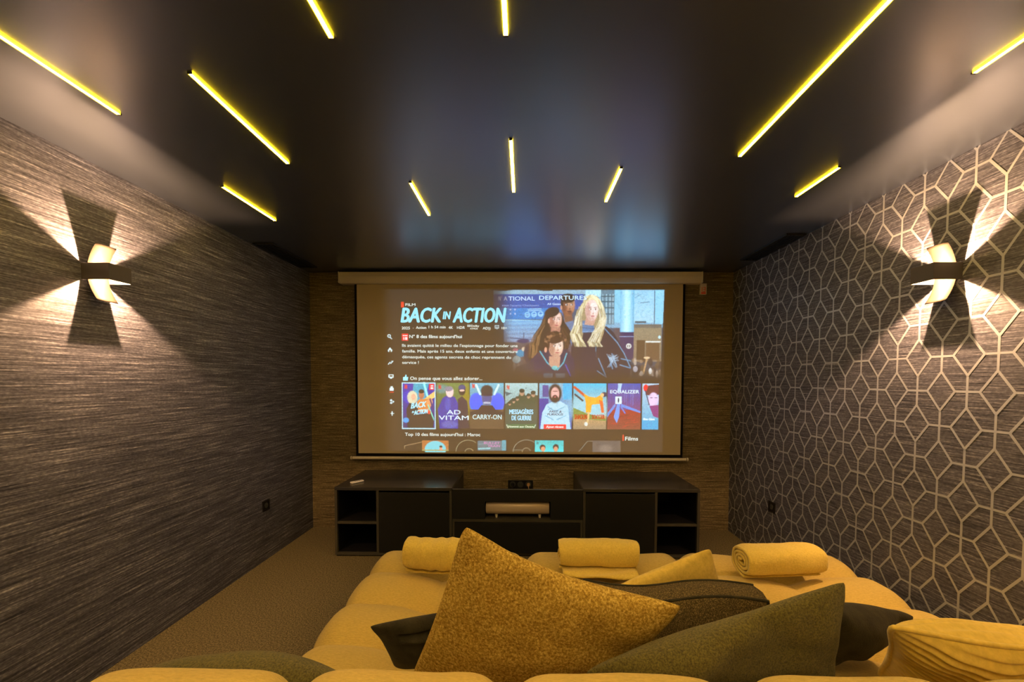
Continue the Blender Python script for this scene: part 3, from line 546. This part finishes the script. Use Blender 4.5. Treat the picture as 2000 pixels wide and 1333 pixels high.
text('MESSAGÈRES', 996.5, 1043, 809, 9, (165, 210, 235), .03); text('DE GUERRE', 1001, 1039.5, 821, 9, (165, 210, 235), .03)
text('Nommé aux Oscars', 995, 1044, 835.5, 4, (215, 225, 205), .012)
text('FAST &', 1075, 1099, 806, 4.4, (45, 60, 80), .03, .2); text('FURIOUS', 1071, 1102, 811.5, 4.4, (45, 60, 80), .03, .2); text('Ajout récent', 1069, 1103, 836, 4.6, (240, 225, 225), .016)
text('SHAOLIN', 1124.5, 1149, 818.5, 9.5, (175, 45, 35), .025); text('SOCCER', 1158.5, 1183, 818, 8.5, (175, 45, 35), .025)
text('EQUALIZER', 1193.5, 1250, 767.5, 6.4, (205, 225, 230), .02); text('Blue Giant', 1259, 1281, 820, 4.4, (225, 235, 240), .02)
text('BULLET', 946, 978, 868.5, 4.4, (190, 130, 175), .02, .1); text('TRAIN', 954, 978, 874.5, 4.4, (190, 130, 175), .02, .1)

scr_local(link_mesh('projected_lettering', TV, TF, None, None, mats=[m for _, m in sorted(TM.values(), key=lambda q: q[0])], mi=TI))

# ------------------------------------------------------------------ small things on the back wall
o = thing('wall_switch_box', 'small white box with a red mark beside the right end of the screen case', 'switch box', (1.706, D, 2.337))
box('box', -.031, .031, -.028, -.0005, -.053, .053, WHITEM, o, .004)
RED = mat('red_print', (.75, .09, .05), .5)
boxes('red_mark', [(-.022, .022, -.0292, -.0282, -.048, -.030), (-.018, -.012, -.0292, -.0282, -.026, .016), (-.004, .020, -.0292, -.0282, -.026, -.021), (-.004, .020, -.0292, -.0282, -.006, -.001), (-.004, .020, -.0292, -.0282, .012, .017), (.014, .020, -.0292, -.0282, -.021, .012)], RED, o)
o = thing('power_socket', 'black triple power socket with two plugs on the wall above the media unit', 'power socket', (-.03, D, .443))
box('plate', -.122, .122, -.010, -.0005, -.042, .042, BLACK, o, .003)
for k in (-1, 0, 1):
    bm = bmesh.new(); add_cyl(bm, (k * .077, -.0115, 0), (0, 1, 0), .029, .004, 32); s = bm_obj('socket', bm, GREYP, o)
    if k == 0:
        bm = bmesh.new()
        for dx in (-.0095, .0095): add_cyl(bm, (dx, -.0139, 0), (0, 1, 0), .0025, .001, 12)
        bm_obj('socket_hole', bm, NICHE, s)
ORANGE = mat('tan_plastic', (.45, .28, .14), .45)
for dx, m_, lb, r in ((-.077, BLACK, 'black plug with black cable in the left hole of the wall socket', .022), (.077, ORANGE, 'tan plug with thin tan cable in the right hole of the wall socket', .018)):
    o = thing('power_plug', lb, 'plug', (-.03 + dx, D - .014, .443))
    bm = bmesh.new(); add_cyl(bm, (0, -.0115, 0), (0, -1, 0), r, .021, 24, r * .78); bm_obj('plug_body', bm, m_, o, bevel=.001)
    tube('cable', [(0, -.022, 0), (0, -.030, -.012), (.004, -.031, -.04), (.008 if dx > 0 else -.004, -.030, -.075), (.004, -.028, -.12), (.0, -.026, -.2)], .0035, m_, o)
for x, y, sgn, lb in ((XL, 3.246, 1, 'square black socket low on the plain left wall'), (XR, 3.289, -1, 'square black socket low on the patterned right wall')):
    o = thing('wall_outlet', lb, 'wall outlet', (x, y, .445 if sgn > 0 else .449), 0 if sgn > 0 else math.pi, 'square black wall outlets')
    boxes('frame', [(.0008, .009, -.042, .042, .029, .042), (.0008, .009, -.042, .042, -.042, -.029), (.0008, .009, -.042, -.029, -.029, .029), (.0008, .009, .029, .042, -.029, .029)], BLACK, o)
    box('plate', .0008, .006, -.0285, .0285, -.0285, .0285, BLACK, o)
    bm = bmesh.new(); add_cyl(bm, (.0075, 0, 0), (1, 0, 0), .021, .003, 28); s = bm_obj('socket', bm, GREYP, o)
    bm = bmesh.new()
    for dy in (-.0095, .0095): add_cyl(bm, (.0094, dy, 0), (1, 0, 0), .0025, .001, 12)
    bm_obj('socket_hole', bm, NICHE, s)

# ------------------------------------------------------------------ media cabinets
YF, YB = 3.318, D - .012
def side_cabinet(x0, x1, shelf_left, label):
    o = thing('media_cabinet', label, 'cabinet', ((x0 + x1) / 2, (YF + YB) / 2, 0)); a = (x1 - x0) / 2; d = (YB - YF) / 2; h = .578; t = .020
    sx = -1 if shelf_left else 1
    split = sx * (a - .355)                                # divider between shelves and door
    lo, hi = min(split, sx * a), max(split, sx * a)
    box('top_panel', -a, a, -d, d, h - .026, h, CABTOP, o, .0015)
    boxes('carcass', [(-a, -a + t, -d, d, .012, h - .0265), (a - t, a, -d, d, .012, h - .0265), (split - t / 2, split + t / 2, -d, d, .032, h - .0265),
                      (-a + t, a - t, -d + .001, d, .012, .032), (-a + t, a - t, d - .012, d, .032, h - .0265)], CABEDGE, o)
    box('plinth', -a + .03, a - .03, -d + .03, d - .02, 0, .012, NICHE, o)
    x_in, x_out = (lo + t, hi - t / 2) if sx < 0 else (lo + t / 2, hi - t)
    box('shelf', x_in, x_out, -d + .004, d - .012, .272, .290, CABEDGE, o)
    boxes('niche_lining', [(x_in, x_out, d - .016, d - .0122, .0325, .2715), (x_in, x_out, d - .016, d - .0122, .2905, h - .027), (x_in, x_in + .002, -d + .02, d - .016, .0325, .2715), (x_out - .002, x_out, -d + .02, d - .016, .0325, .2715),
                           (x_in, x_in + .002, -d + .02, d - .016, .2905, h - .027), (x_out - .002, x_out, -d + .02, d - .016, .2905, h - .027), (x_in, x_out, -d + .02, d - .016, .0325, .0345), (x_in, x_out, -d + .02, d - .016, .2905, .2925)], NICHE, o)
    dl, dh = (split + t / 2 + .002, a - t - .002) if shelf_left else (-a + t + .002, split - t / 2 - .002)
    box('door', dl, dh, -d - .001, -d + .017, .036, h - .042, CAB, o, .001)
side_cabinet(-1.556, -.588, True, 'dark low cabinet with open shelves on its left, left of the screen, remote on top')
side_cabinet(.487, 1.436, False, 'dark low cabinet with open shelves on its right, under the right of the screen')
o = thing('media_console', 'dark low middle unit with a niche for the speaker between the two cabinets', 'cabinet', (-.05, YF + .2, 0))
a = .535; y0 = -.2 + .006; t = .018
# front panel pieces around the speaker niche (x -.265..+.265), shelf line and drawer below
NX0, NX1, NZ0, NZ1 = -.268, .272, .318, .466
boxes('front_panel', [(-a, NX0, y0, y0 + t, NZ0, .562), (NX1, a, y0, y0 + t, NZ0, .562), (NX0, NX1, y0, y0 + t, NZ1, .562)], CAB, o)
box('edge_strip', -a, a, y0 - .001, y0 + t, .562, .566, CABEDGE, o)
boxes('niche', [(NX0, NX1, y0 + t, y0 + .26, NZ1 - .0, NZ1 + .01), (NX0 - .01, NX0, y0 + t, y0 + .26, NZ0, NZ1 + .01), (NX1, NX1 + .01, y0 + t, y0 + .26, NZ0, NZ1 + .01), (NX0, NX1, y0 + .25, y0 + .26, NZ0, NZ1)], NICHE, o)
box('shelf', -a, a, y0 - .001, y0 + .30, .296, .3175, CABEDGE, o)
dr = box('drawer', -a + .02, a - .02, y0 - .002, y0 + .016, .04, .290, CAB, o, .001)
boxes('carcass', [(-a, -a + .018, y0, y0 + .5, .012, .2955), (a - .018, a, y0, y0 + .5, .012, .2955), (-a + .018, a - .018, y0 + .02, y0 + .5, .012, .030), (-a + .018, a - .018, y0 + .31, y0 + .5, .278, .2955)], CABEDGE, o)
box('plinth', -a + .03, a - .03, y0 + .03, y0 + .46, 0, .0115, NICHE, o)
# speaker in the niche
o = thing('speaker', 'silver horizontal speaker on two small feet in the niche of the middle unit', 'speaker', (-.05, YF + .085, .3178))
prof = []
for k in range(28):
    an = 2 * math.pi * k / 28; c_, s_ = math.cos(an), math.sin(an)
    prof.append((.058 * abs(c_) ** .75 * (1 if c_ > 0 else -1), .082 + .055 * abs(s_) ** .75 * (1 if s_ > 0 else -1)))
bm = bmesh.new(); R_ = []
for x, s in ((-.262, .94), (-.258, 1), (.260, 1), (.264, .94)): R_.append([bm.verts.new((x, y * s, .082 + (z - .082) * s)) for y, z in prof])
for i in range(3):
    for k in range(28): bm.faces.new([R_[i][k], R_[i][(k + 1) % 28], R_[i + 1][(k + 1) % 28], R_[i + 1][k]])
bm.faces.new(R_[0]); bm.faces.new(R_[3]); bm_obj('body', bm, SILVER, o, smooth=False)
for f in bpy.data.objects['body'].data.polygons: f.use_smooth = len(f.vertices) == 4
for x in (-.175, .185):
    bm = bmesh.new(); add_cyl(bm, (x, -.028, .0145), (0, 0, 1), .008, .028, 16, .012); bm_obj('foot', bm, WHITEM, o)
o = thing('remote_control', 'small white remote control on top of the left cabinet', 'remote control', (-1.432, 3.475, .578), math.radians(-38))
box('body', -.020, .020, -.055, .055, 0.0005, .015, mat('white_plastic', (.75, .72, .68), .4), o, .005)
bm = bmesh.new()
for i in range(4):
    for j in range(2): add_cyl(bm, (-.008 + j * .016, .035 - i * .018, .0158), (0, 0, 1), .0045, .0012, 12)
bm_obj('buttons', bm, GREYP, o)

# ------------------------------------------------------------------ sofa
SEATZ = .442
sofa = thing('sofa', 'large tufted cream sectional sofa seen from behind its low back', 'sofa', (.5, 1.5, 0))
def sofa_local(o):
    o.parent = sofa; o.matrix_parent_inverse = Matrix.Translation(-sofa.location); return o
YS = [.93, 1.02, 1.31, 1.60, 1.90, 2.21, 2.50]
def seat(x0, x1, seed):
    nx, ny = 64, 150; y0, y1 = YS[0], YS[-1]; mid = (x0 + x1) / 2
    vs_, fs = [], []
    def cell(y):
        for k in range(len(YS) - 1):
            if y <= YS[k + 1] + 1e-9: return k, (y - YS[k]) / (YS[k + 1] - YS[k])
        return len(YS) - 2, 1.
    for j in range(ny + 1):
        y = y0 + (y1 - y0) * j / ny; k, f = cell(y); r = abs(2 * f - 1) ** 2.6
        if k == len(YS) - 2 and f > .5: r = 0
        for i in range(nx + 1):
            u = i / nx; x = x0 + (x1 - x0) * u
            e = min(u, 1 - u) * (x1 - x0)                  # distance from the module's side
            cmid = abs(x - mid) / ((x1 - x0) / 2); cm = max(0, 1 - cmid) ** 3.2
            z = SEATZ - .054 * r - .048 * cm * (1 - r * .3)
            dn = math.hypot((x - mid) / .10, (min(abs(y - q) for q in YS[1:-1])) / .05); z -= .034 * math.exp(-dn * dn)
            z -= .075 * max(0, 1 - e / .10) ** 2.6
            zf = max(0, 1 - (y1 - y) / .13); z -= .10 * zf ** 2.6
            z += .004 * noise.noise(Vector((x * 5, y * 6, seed)))
            side = -1 if u < .5 else 1
            xo = x + side * .012 * (1 - r) * max(0, 1 - e / .08)
            yo = y - .02 * zf ** 6
            vs_.append((xo, yo, z))
    W = nx + 1
    for j in range(ny):
        for i in range(nx): fs.append((j * W + i, j * W + i + 1, (j + 1) * W + i + 1, (j + 1) * W + i))
    ring = [i for i in range(W)] + [j * W + nx for j in range(1, ny + 1)] + [ny * W + i for i in range(nx - 1, -1, -1)] + [j * W for j in range(ny - 1, 0, -1)]
    prev = ring; cx, cy = mid, (y0 + y1) / 2
    for dz, ins in ((.05, -.006), (.13, -.004), (.19, .012)):
        cur = []
        for q in ring:
            x, y, z = vs_[q]; cur.append(len(vs_))
            zz = (SEATZ - .09) - dz if z > SEATZ - .3 else z
            vs_.append((x - math.copysign(min(ins, .02), x - cx) * (1 if abs(x - cx) > (x1 - x0) / 2 - .02 else 0), y - math.copysign(ins, y - cy) * (1 if abs(y - cy) > (y1 - y0) / 2 - .03 else 0), min(zz, z - dz * .3)))
        n = len(ring)
        for k in range(n): fs.append((prev[k], cur[k], cur[(k + 1) % n], prev[(k + 1) % n]))
        prev = cur
    fs.append(tuple(prev[::-1]))
    o = sofa_local(link_mesh('seat_cushion', vs_, [f[::-1] for f in fs], SOFA, None, True))
    bmx = bmesh.new(); bmx.from_mesh(o.data); bmesh.ops.recalc_face_normals(bmx, faces=bmx.faces[:]); bmx.to_mesh(o.data); bmx.free()
    return o
SXS = [-.868, .010, .916, 1.868]
for k in range(3): seat(SXS[k] + .006, SXS[k + 1] - .006, k * 7.)
sofa_local(box('base', -.85, 1.85, .66, 2.44, .03, .17, SOFA, bevel=.02))
def puffy(name, c, s, e1, e2, m, seed, n=40):
    vs_, fs = [], []
    sg = lambda v, e: math.copysign(abs(v) ** e, v)
    for j in range(n + 1):
        ph = -math.pi / 2 + math.pi * j / n
        for i in range(2 * n):
            th = math.pi * i / n
            p = Vector((s[0] * sg(math.cos(ph), e1) * sg(math.cos(th), e2), s[1] * sg(math.cos(ph), e1) * sg(math.sin(th), e2), s[2] * sg(math.sin(ph), e1)))
            p += p.normalized() * .006 * noise.noise(p * 7 + Vector((seed, 0, 0)))
            vs_.append(p + Vector(c))
    for j in range(n):
        for i in range(2 * n):
            k = (i + 1) % (2 * n); fs.append((j * 2 * n + i, j * 2 * n + k, (j + 1) * 2 * n + k, (j + 1) * 2 * n + i))
    return link_mesh(name, vs_, fs, m, None, True)
BX = [-.985, -.498, -.035, .468, .950, 1.42, 1.88]
for k in range(6):
    sofa_local(puffy('back_cushion', ((BX[k] + BX[k + 1]) / 2, .772, .495), ((BX[k + 1] - BX[k]) / 2 + .002, .155, .325), .34, .30, SOFA, k * 3.1))
sofa_local(box('back_frame', -.93, 1.83, .66, .89, .17, .24, SOFA, bevel=.02))
for (x, y) in ((-.78, .72), (1.78, .72), (-.78, 2.38), (1.78, 2.38)):
    bm = bmesh.new(); add_cyl(bm, (x, y, .0155), (0, 0, 1), .025, .029, 20); sofa_local(bm_obj('leg', bm, BLACK))

# ------------------------------------------------------------------ cushions
def cushion(name, q, t, m, label, bow=.06, n=56, pw=2.3, ex=.55, crumple=.012, seed=0, disp=None, pipe=None, box_c=False, warp=None, cat='cushion', bow2=None):
    """q = four corners TL, TR, BR, BL of a filled square cushion"""
    q = [Vector(p) for p in q]; c0 = sum(q, Vector()) / 4
    nrm = (q[1] - q[0] + q[2] - q[3]).cross(q[3] - q[0] + q[2] - q[1]).normalized()
    if nrm.y > 0: nrm = -nrm                               # front side towards the camera end
    o = thing(name, label, cat, c0)
    def pos(u, v):
        a = u * (1 - bow * (1 - v * v)); b = v * (1 - (bow if bow2 is None else bow2) * (1 - u * u)); kc = 1 - .05 * (abs(u) * abs(v)) ** 9; a *= kc; b *= kc
        s, r = (a + 1) / 2, (b + 1) / 2
        return q[0] * (1 - s) * (1 - r) + q[1] * s * (1 - r) + q[2] * s * r + q[3] * (1 - s) * r - c0
    vs_, fs, idx = [], [], {}
    for sd in (1, -1):
        for j in range(n + 1):
            for i in range(n + 1):
                u, v = 2 * i / n - 1, 2 * j / n - 1
                # denser near the rim
                u, v = math.sin(u * math.pi / 2) * .5 + u * .5, math.sin(v * math.pi / 2) * .5 + v * .5
                rim = i in (0, n) or j in (0, n)
                if sd < 0 and rim: idx[(sd, i, j)] = idx[(1, i, j)]; continue
                h = t * (max(0, 1 - abs(u) ** pw) * max(0, 1 - abs(v) ** pw)) ** ex
                p = pos(u, v); k = noise.noise((p + Vector((seed, seed * 2, 0))) * 5.5) * crumple + noise.noise((p + Vector((0, seed, 9))) * 13) * crumple * .4
                hh = h + (k * min(1, h / (t * .4)) if not rim else 0)
                if disp and not rim: hh += disp(u, v, sd) * min(1, h / (t * .35))
                p = p + nrm * sd * hh + nrm * k * .7
                if warp: p = p + Vector(warp(u, v))
                idx[(sd, i, j)] = len(vs_); vs_.append(p)
    for sd in (1, -1):
        for j in range(n):
            for i in range(n):
                f = (idx[(sd, i, j)], idx[(sd, i + 1, j)], idx[(sd, i + 1, j + 1)], idx[(sd, i, j + 1)]); fs.append(f if sd > 0 else f[::-1])
    b = link_mesh('cover', vs_, fs, m, o, True)
    bmx = bmesh.new(); bmx.from_mesh(b.data); bmesh.ops.recalc_face_normals(bmx, faces=bmx.faces[:]); bmx.to_mesh(b.data); bmx.free()
    if pipe:
        r, pm, offs = pipe
        ring = [(i, 0) for i in range(n)] + [(n, j) for j in range(n)] + [(i, n) for i in range(n, 0, -1)] + [(0, j) for j in range(n, 0, -1)]
        for of in offs:
            pts = [vs_[idx[(1, i, j)]] + nrm * of for i, j in ring]
            tube('piping', pts, r, pm, o, 8, True)
    return o
def boxcushion(name, q, t, m, pm, label, n=50):
    q = [Vector(p) for p in q]; c0 = sum(q, Vector()) / 4
    nrm = (q[1] - q[0] + q[2] - q[3]).cross(q[3] - q[0] + q[2] - q[1]).normalized()
    if nrm.y > 0: nrm = -nrm
    o = thing(name, label, 'cushion', c0)
    def pos(u, v):
        a = u * (1 - .02 * (1 - v * v)); b = v * (1 - .04 * (1 - u * u)); s, r = (a + 1) / 2, (b + 1) / 2
        return q[0] * (1 - s) * (1 - r) + q[1] * s * (1 - r) + q[2] * s * r + q[3] * (1 - s) * r - c0
    vs_, fs, idx = [], [], {}
    for sd in (1, -1):
        for j in range(n + 1):
            for i in range(n + 1):
                u, v = 2 * i / n - 1, 2 * j / n - 1; p = pos(u, v)
                k = noise.noise(p * 6) * .008
                cr_ = max(abs(u), abs(v))
                h = t + .035 * (max(0, 1 - u * u) * max(0, 1 - v * v)) ** .6
                idx[(sd, i, j)] = len(vs_); vs_.append(p + nrm * sd * h + nrm * k + Vector((0, 0, .012 * math.sin(u * 3.5) - .01)))
    for sd in (1, -1):
        for j in range(n):
            for i in range(n): f = (idx[(sd, i, j)], idx[(sd, i + 1, j)], idx[(sd, i + 1, j + 1)], idx[(sd, i, j + 1)]); fs.append(f if sd > 0 else f[::-1])
    ring = [(i, 0) for i in range(n)] + [(n, j) for j in range(n)] + [(i, n) for i in range(n, 0, -1)] + [(0, j) for j in range(n, 0, -1)]
    m1 = []
    for i, j in ring:
        a_, b_ = vs_[idx[(1, i, j)]], vs_[idx[(-1, i, j)]]; out = ((a_ + b_) / 2).normalized() * .008; m1.append(len(vs_)); vs_.append((a_ + b_) / 2 + out)
    L_n = len(ring)
    for k in range(L_n):
        k2 = (k + 1) % L_n; A, B = idx[(1, *ring[k])], idx[(1, *ring[k2])]; E_, F_ = idx[(-1, *ring[k])], idx[(-1, *ring[k2])]
        fs += [(A, m1[k], m1[k2], B), (m1[k], E_, F_, m1[k2])]
    b = link_mesh('cover', vs_, fs, m, o, True)
    bmx = bmesh.new(); bmx.from_mesh(b.data); bmesh.ops.recalc_face_normals(bmx, faces=bmx.faces[:]); bmx.to_mesh(b.data); bmx.free()
    for sd in (1, -1): tube('piping', [vs_[idx[(sd, i, j)]] for i, j in ring], .0048, pm, o, 8, True)
    return o

cushion('throw_cushion', [(-.159, 1.06, 1.090), (.432, 1.06, .872), (.24, 1.25, .46), (-.365, 1.24, .50)], .074, MUST,
        'large mustard boucle cushion standing on a corner, rightmost tip over the tweed one', bow=.05, bow2=.20, seed=1, crumple=.010)
cushion('throw_cushion', [(.14, .995, .735), (.790, .985, .990), (.875, 1.13, .47), (.27, 1.14, .47)], .066, OLIVE,
        'olive grey plush cushion leaning right of the mustard one, pointed upper right corner', bow=.085, seed=4, crumple=.020)
boxcushion('box_cushion', [(.215, 1.40, .748), (.818, 1.40, .742), (.828, 1.42, .46), (.225, 1.42, .46)], .048, TWEED, CHAR,
        'dark brown tweed box cushion with corded edges behind the mustard cushion')
cushion('throw_cushion', [(-.505, 1.29, .662), (-.10, 1.30, .735), (-.12, 1.40, .46), (-.45, 1.39, .46)], .050, CHAR,
        'charcoal cushion with a folded seam peeking out left of the mustard cushion', bow=.09, seed=9, crumple=.014,
        disp=lambda u, v, s: (-.022 * math.exp(-((v + .74 + .1 * u) / .05) ** 2) + .010 * math.exp(-((v + .60 + .1 * u) / .06) ** 2)) * (1 if u > -.55 else 0))
cushion('throw_cushion', [(.98, 1.29, .735), (1.385, 1.44, .635), (1.34, 1.55, .46), (.96, 1.46, .47)], .080, CHAR,
        'charcoal cushion lying behind the olive plush one on the right of the sofa', bow=.15, seed=12, crumple=.030)
cushion('throw_cushion', [(.785, 1.70, .765), (.90, 1.78, .48), (.46, 1.74, .48), (.36, 1.66, .60)], .050, CREAM,
        'cream cushion with only its pointed corner showing behind the tweed box cushion', bow=.04, seed=15, crumple=.008)
def ribs(u, v, s): return .0050 * math.sin((v + .10 * u * u + .04 * math.sin(u * 4)) * 62) * min(1, (1 - abs(u)) * 9)
cushion('throw_cushion', [(.925, 1.035, .838), (1.79, 1.00, .725), (1.78, 1.32, .47), (1.17, 1.34, .48)], .100, RIB,
        'ribbed cream cushion leaning at the right end of the sofa back, cut by the frame', bow=.07, n=170, seed=18, crumple=.016, disp=ribs, pipe=(.007, RIB, (0,)))
tag(puffy('round_cushion', (-.745, 1.04, .588), (.325, .085, .143), .9, 1.0, OLIVE, 31), 'dark olive rounded cushion peeking over the sofa back at the left end', 'cushion')

# ------------------------------------------------------------------ rolled towels
def towel(c, L, ry, rz, rot, label, ripple=.002, seed=0, flap=0, turns=3.2, nx=70):
    o = thing('rolled_towel', label, 'towel', c, rot, 'rolled towels on the sofa seat')
    th = .013; NT = 150; vs_, fs = [], []
    a0 = -math.pi / 2 - .25
    for i in range(nx + 1):
        u = i / nx; x = (u - .5) * L
        en = 1 - .10 * (abs(2 * u - 1) ** 10)
        for k in range(NT + 1):
            f = k / NT; an = a0 + f * turns * 2 * math.pi; s = 1 - f * .80
            ca, sa = math.cos(an), math.sin(an); e_ = .85
            shp = lambda r1, r2: (r1 * math.copysign(abs(ca) ** e_, ca), r2 * math.copysign(abs(sa) ** e_, sa))
            nz1 = noise.noise(Vector((x * 9 + seed, math.cos(an) * 1.2, math.sin(an) * 1.2 + f * 3))) * .006
            rp = ripple * (math.sin(x * 75 + 2.2 * math.sin(an + seed) + 9 * noise.noise(Vector((x * 5, seed, 0)))) + 1.2 * noise.noise(Vector((x * 40, an * 2, seed))))
            xe = x + (noise.noise(Vector((f * 8, seed, 2))) * .010) * abs(2 * u - 1) ** 8 * (1 if u > .5 else -1)
            for tt in (0, th):
                r1, r2 = ry * s * en - tt + nz1 + rp * (1 - f), rz * s * en - tt + nz1 + rp * (1 - f)
                y, z = shp(r1, r2); vs_.append((xe, y, max(z, -rz * .92 + tt * .3 + (f * .05)) + rz * .92))
    W = (NT + 1) * 2
    for i in range(nx):
        for k in range(NT):
            a, b = i * W + 2 * k, (i + 1) * W + 2 * k
            fs += [(a, a + 2, b + 2, b), (a + 1, b + 1, b + 3, a + 3)]
        a, b = i * W, (i + 1) * W; fs.append((a, b, b + 1, a + 1)); a, b = i * W + 2 * NT, (i + 1) * W + 2 * NT; fs.append((a, a + 1, b + 1, b))
    for i in (0, nx):
        for k in range(NT): a = i * W + 2 * k; fs.append((a, a + 1, a + 3, a + 2) if i == 0 else (a, a + 2, a + 3, a + 1))
    r = link_mesh('roll', vs_, fs, TOWEL, o, True)
    if flap:
        n2 = 30; v2, f2 = [], []
        for i in range(n2 + 1):
            x = (i / n2 - .5) * L * .94
            for k in range(9):
                y = -ry * .2 - k / 8 * (ry * .95 + flap * (1 - ((i / n2 - .62) / .62) ** 2)); z = .014 + .006 * math.sin(x * 22 + k) * k / 8 - .002 * k / 8
                v2 += [(x, y, z), (x, y, z - .009)]
        W2 = 18
        for i in range(n2):
            for k in range(8):
                a, b = i * W2 + 2 * k, (i + 1) * W2 + 2 * k; f2 += [(a, b, b + 2, a + 2), (a + 1, a + 3, b + 3, b + 1)]
            a, b = i * W2 + 16, (i + 1) * W2 + 16; f2.append((a, b, b + 1, a + 1))
        for i in (0, n2):
            for k in range(8): a = i * W2 + 2 * k; f2.append((a, a + 2, a + 3, a + 1))
        link_mesh('loose_end', v2, f2, TOWEL, o, True)
    return o
towel((-.415, 2.13, .443), .42, .085, .098, math.radians(-5), 'rolled cream towel with gathered folds behind the mustard cushion, leftmost of three', ripple=.0030, seed=3)
towel((.402, 2.19, .447), .415, .082, .085, math.radians(0), 'rolled cream towel in the middle of the sofa with a loose lower end', ripple=.0008, seed=8, flap=.045)
towel((1.345, 2.14, .444), .42, .100, .085, math.radians(5), 'rolled cream towel on the right with its spiral end showing', ripple=.0008, seed=14, turns=3.6)
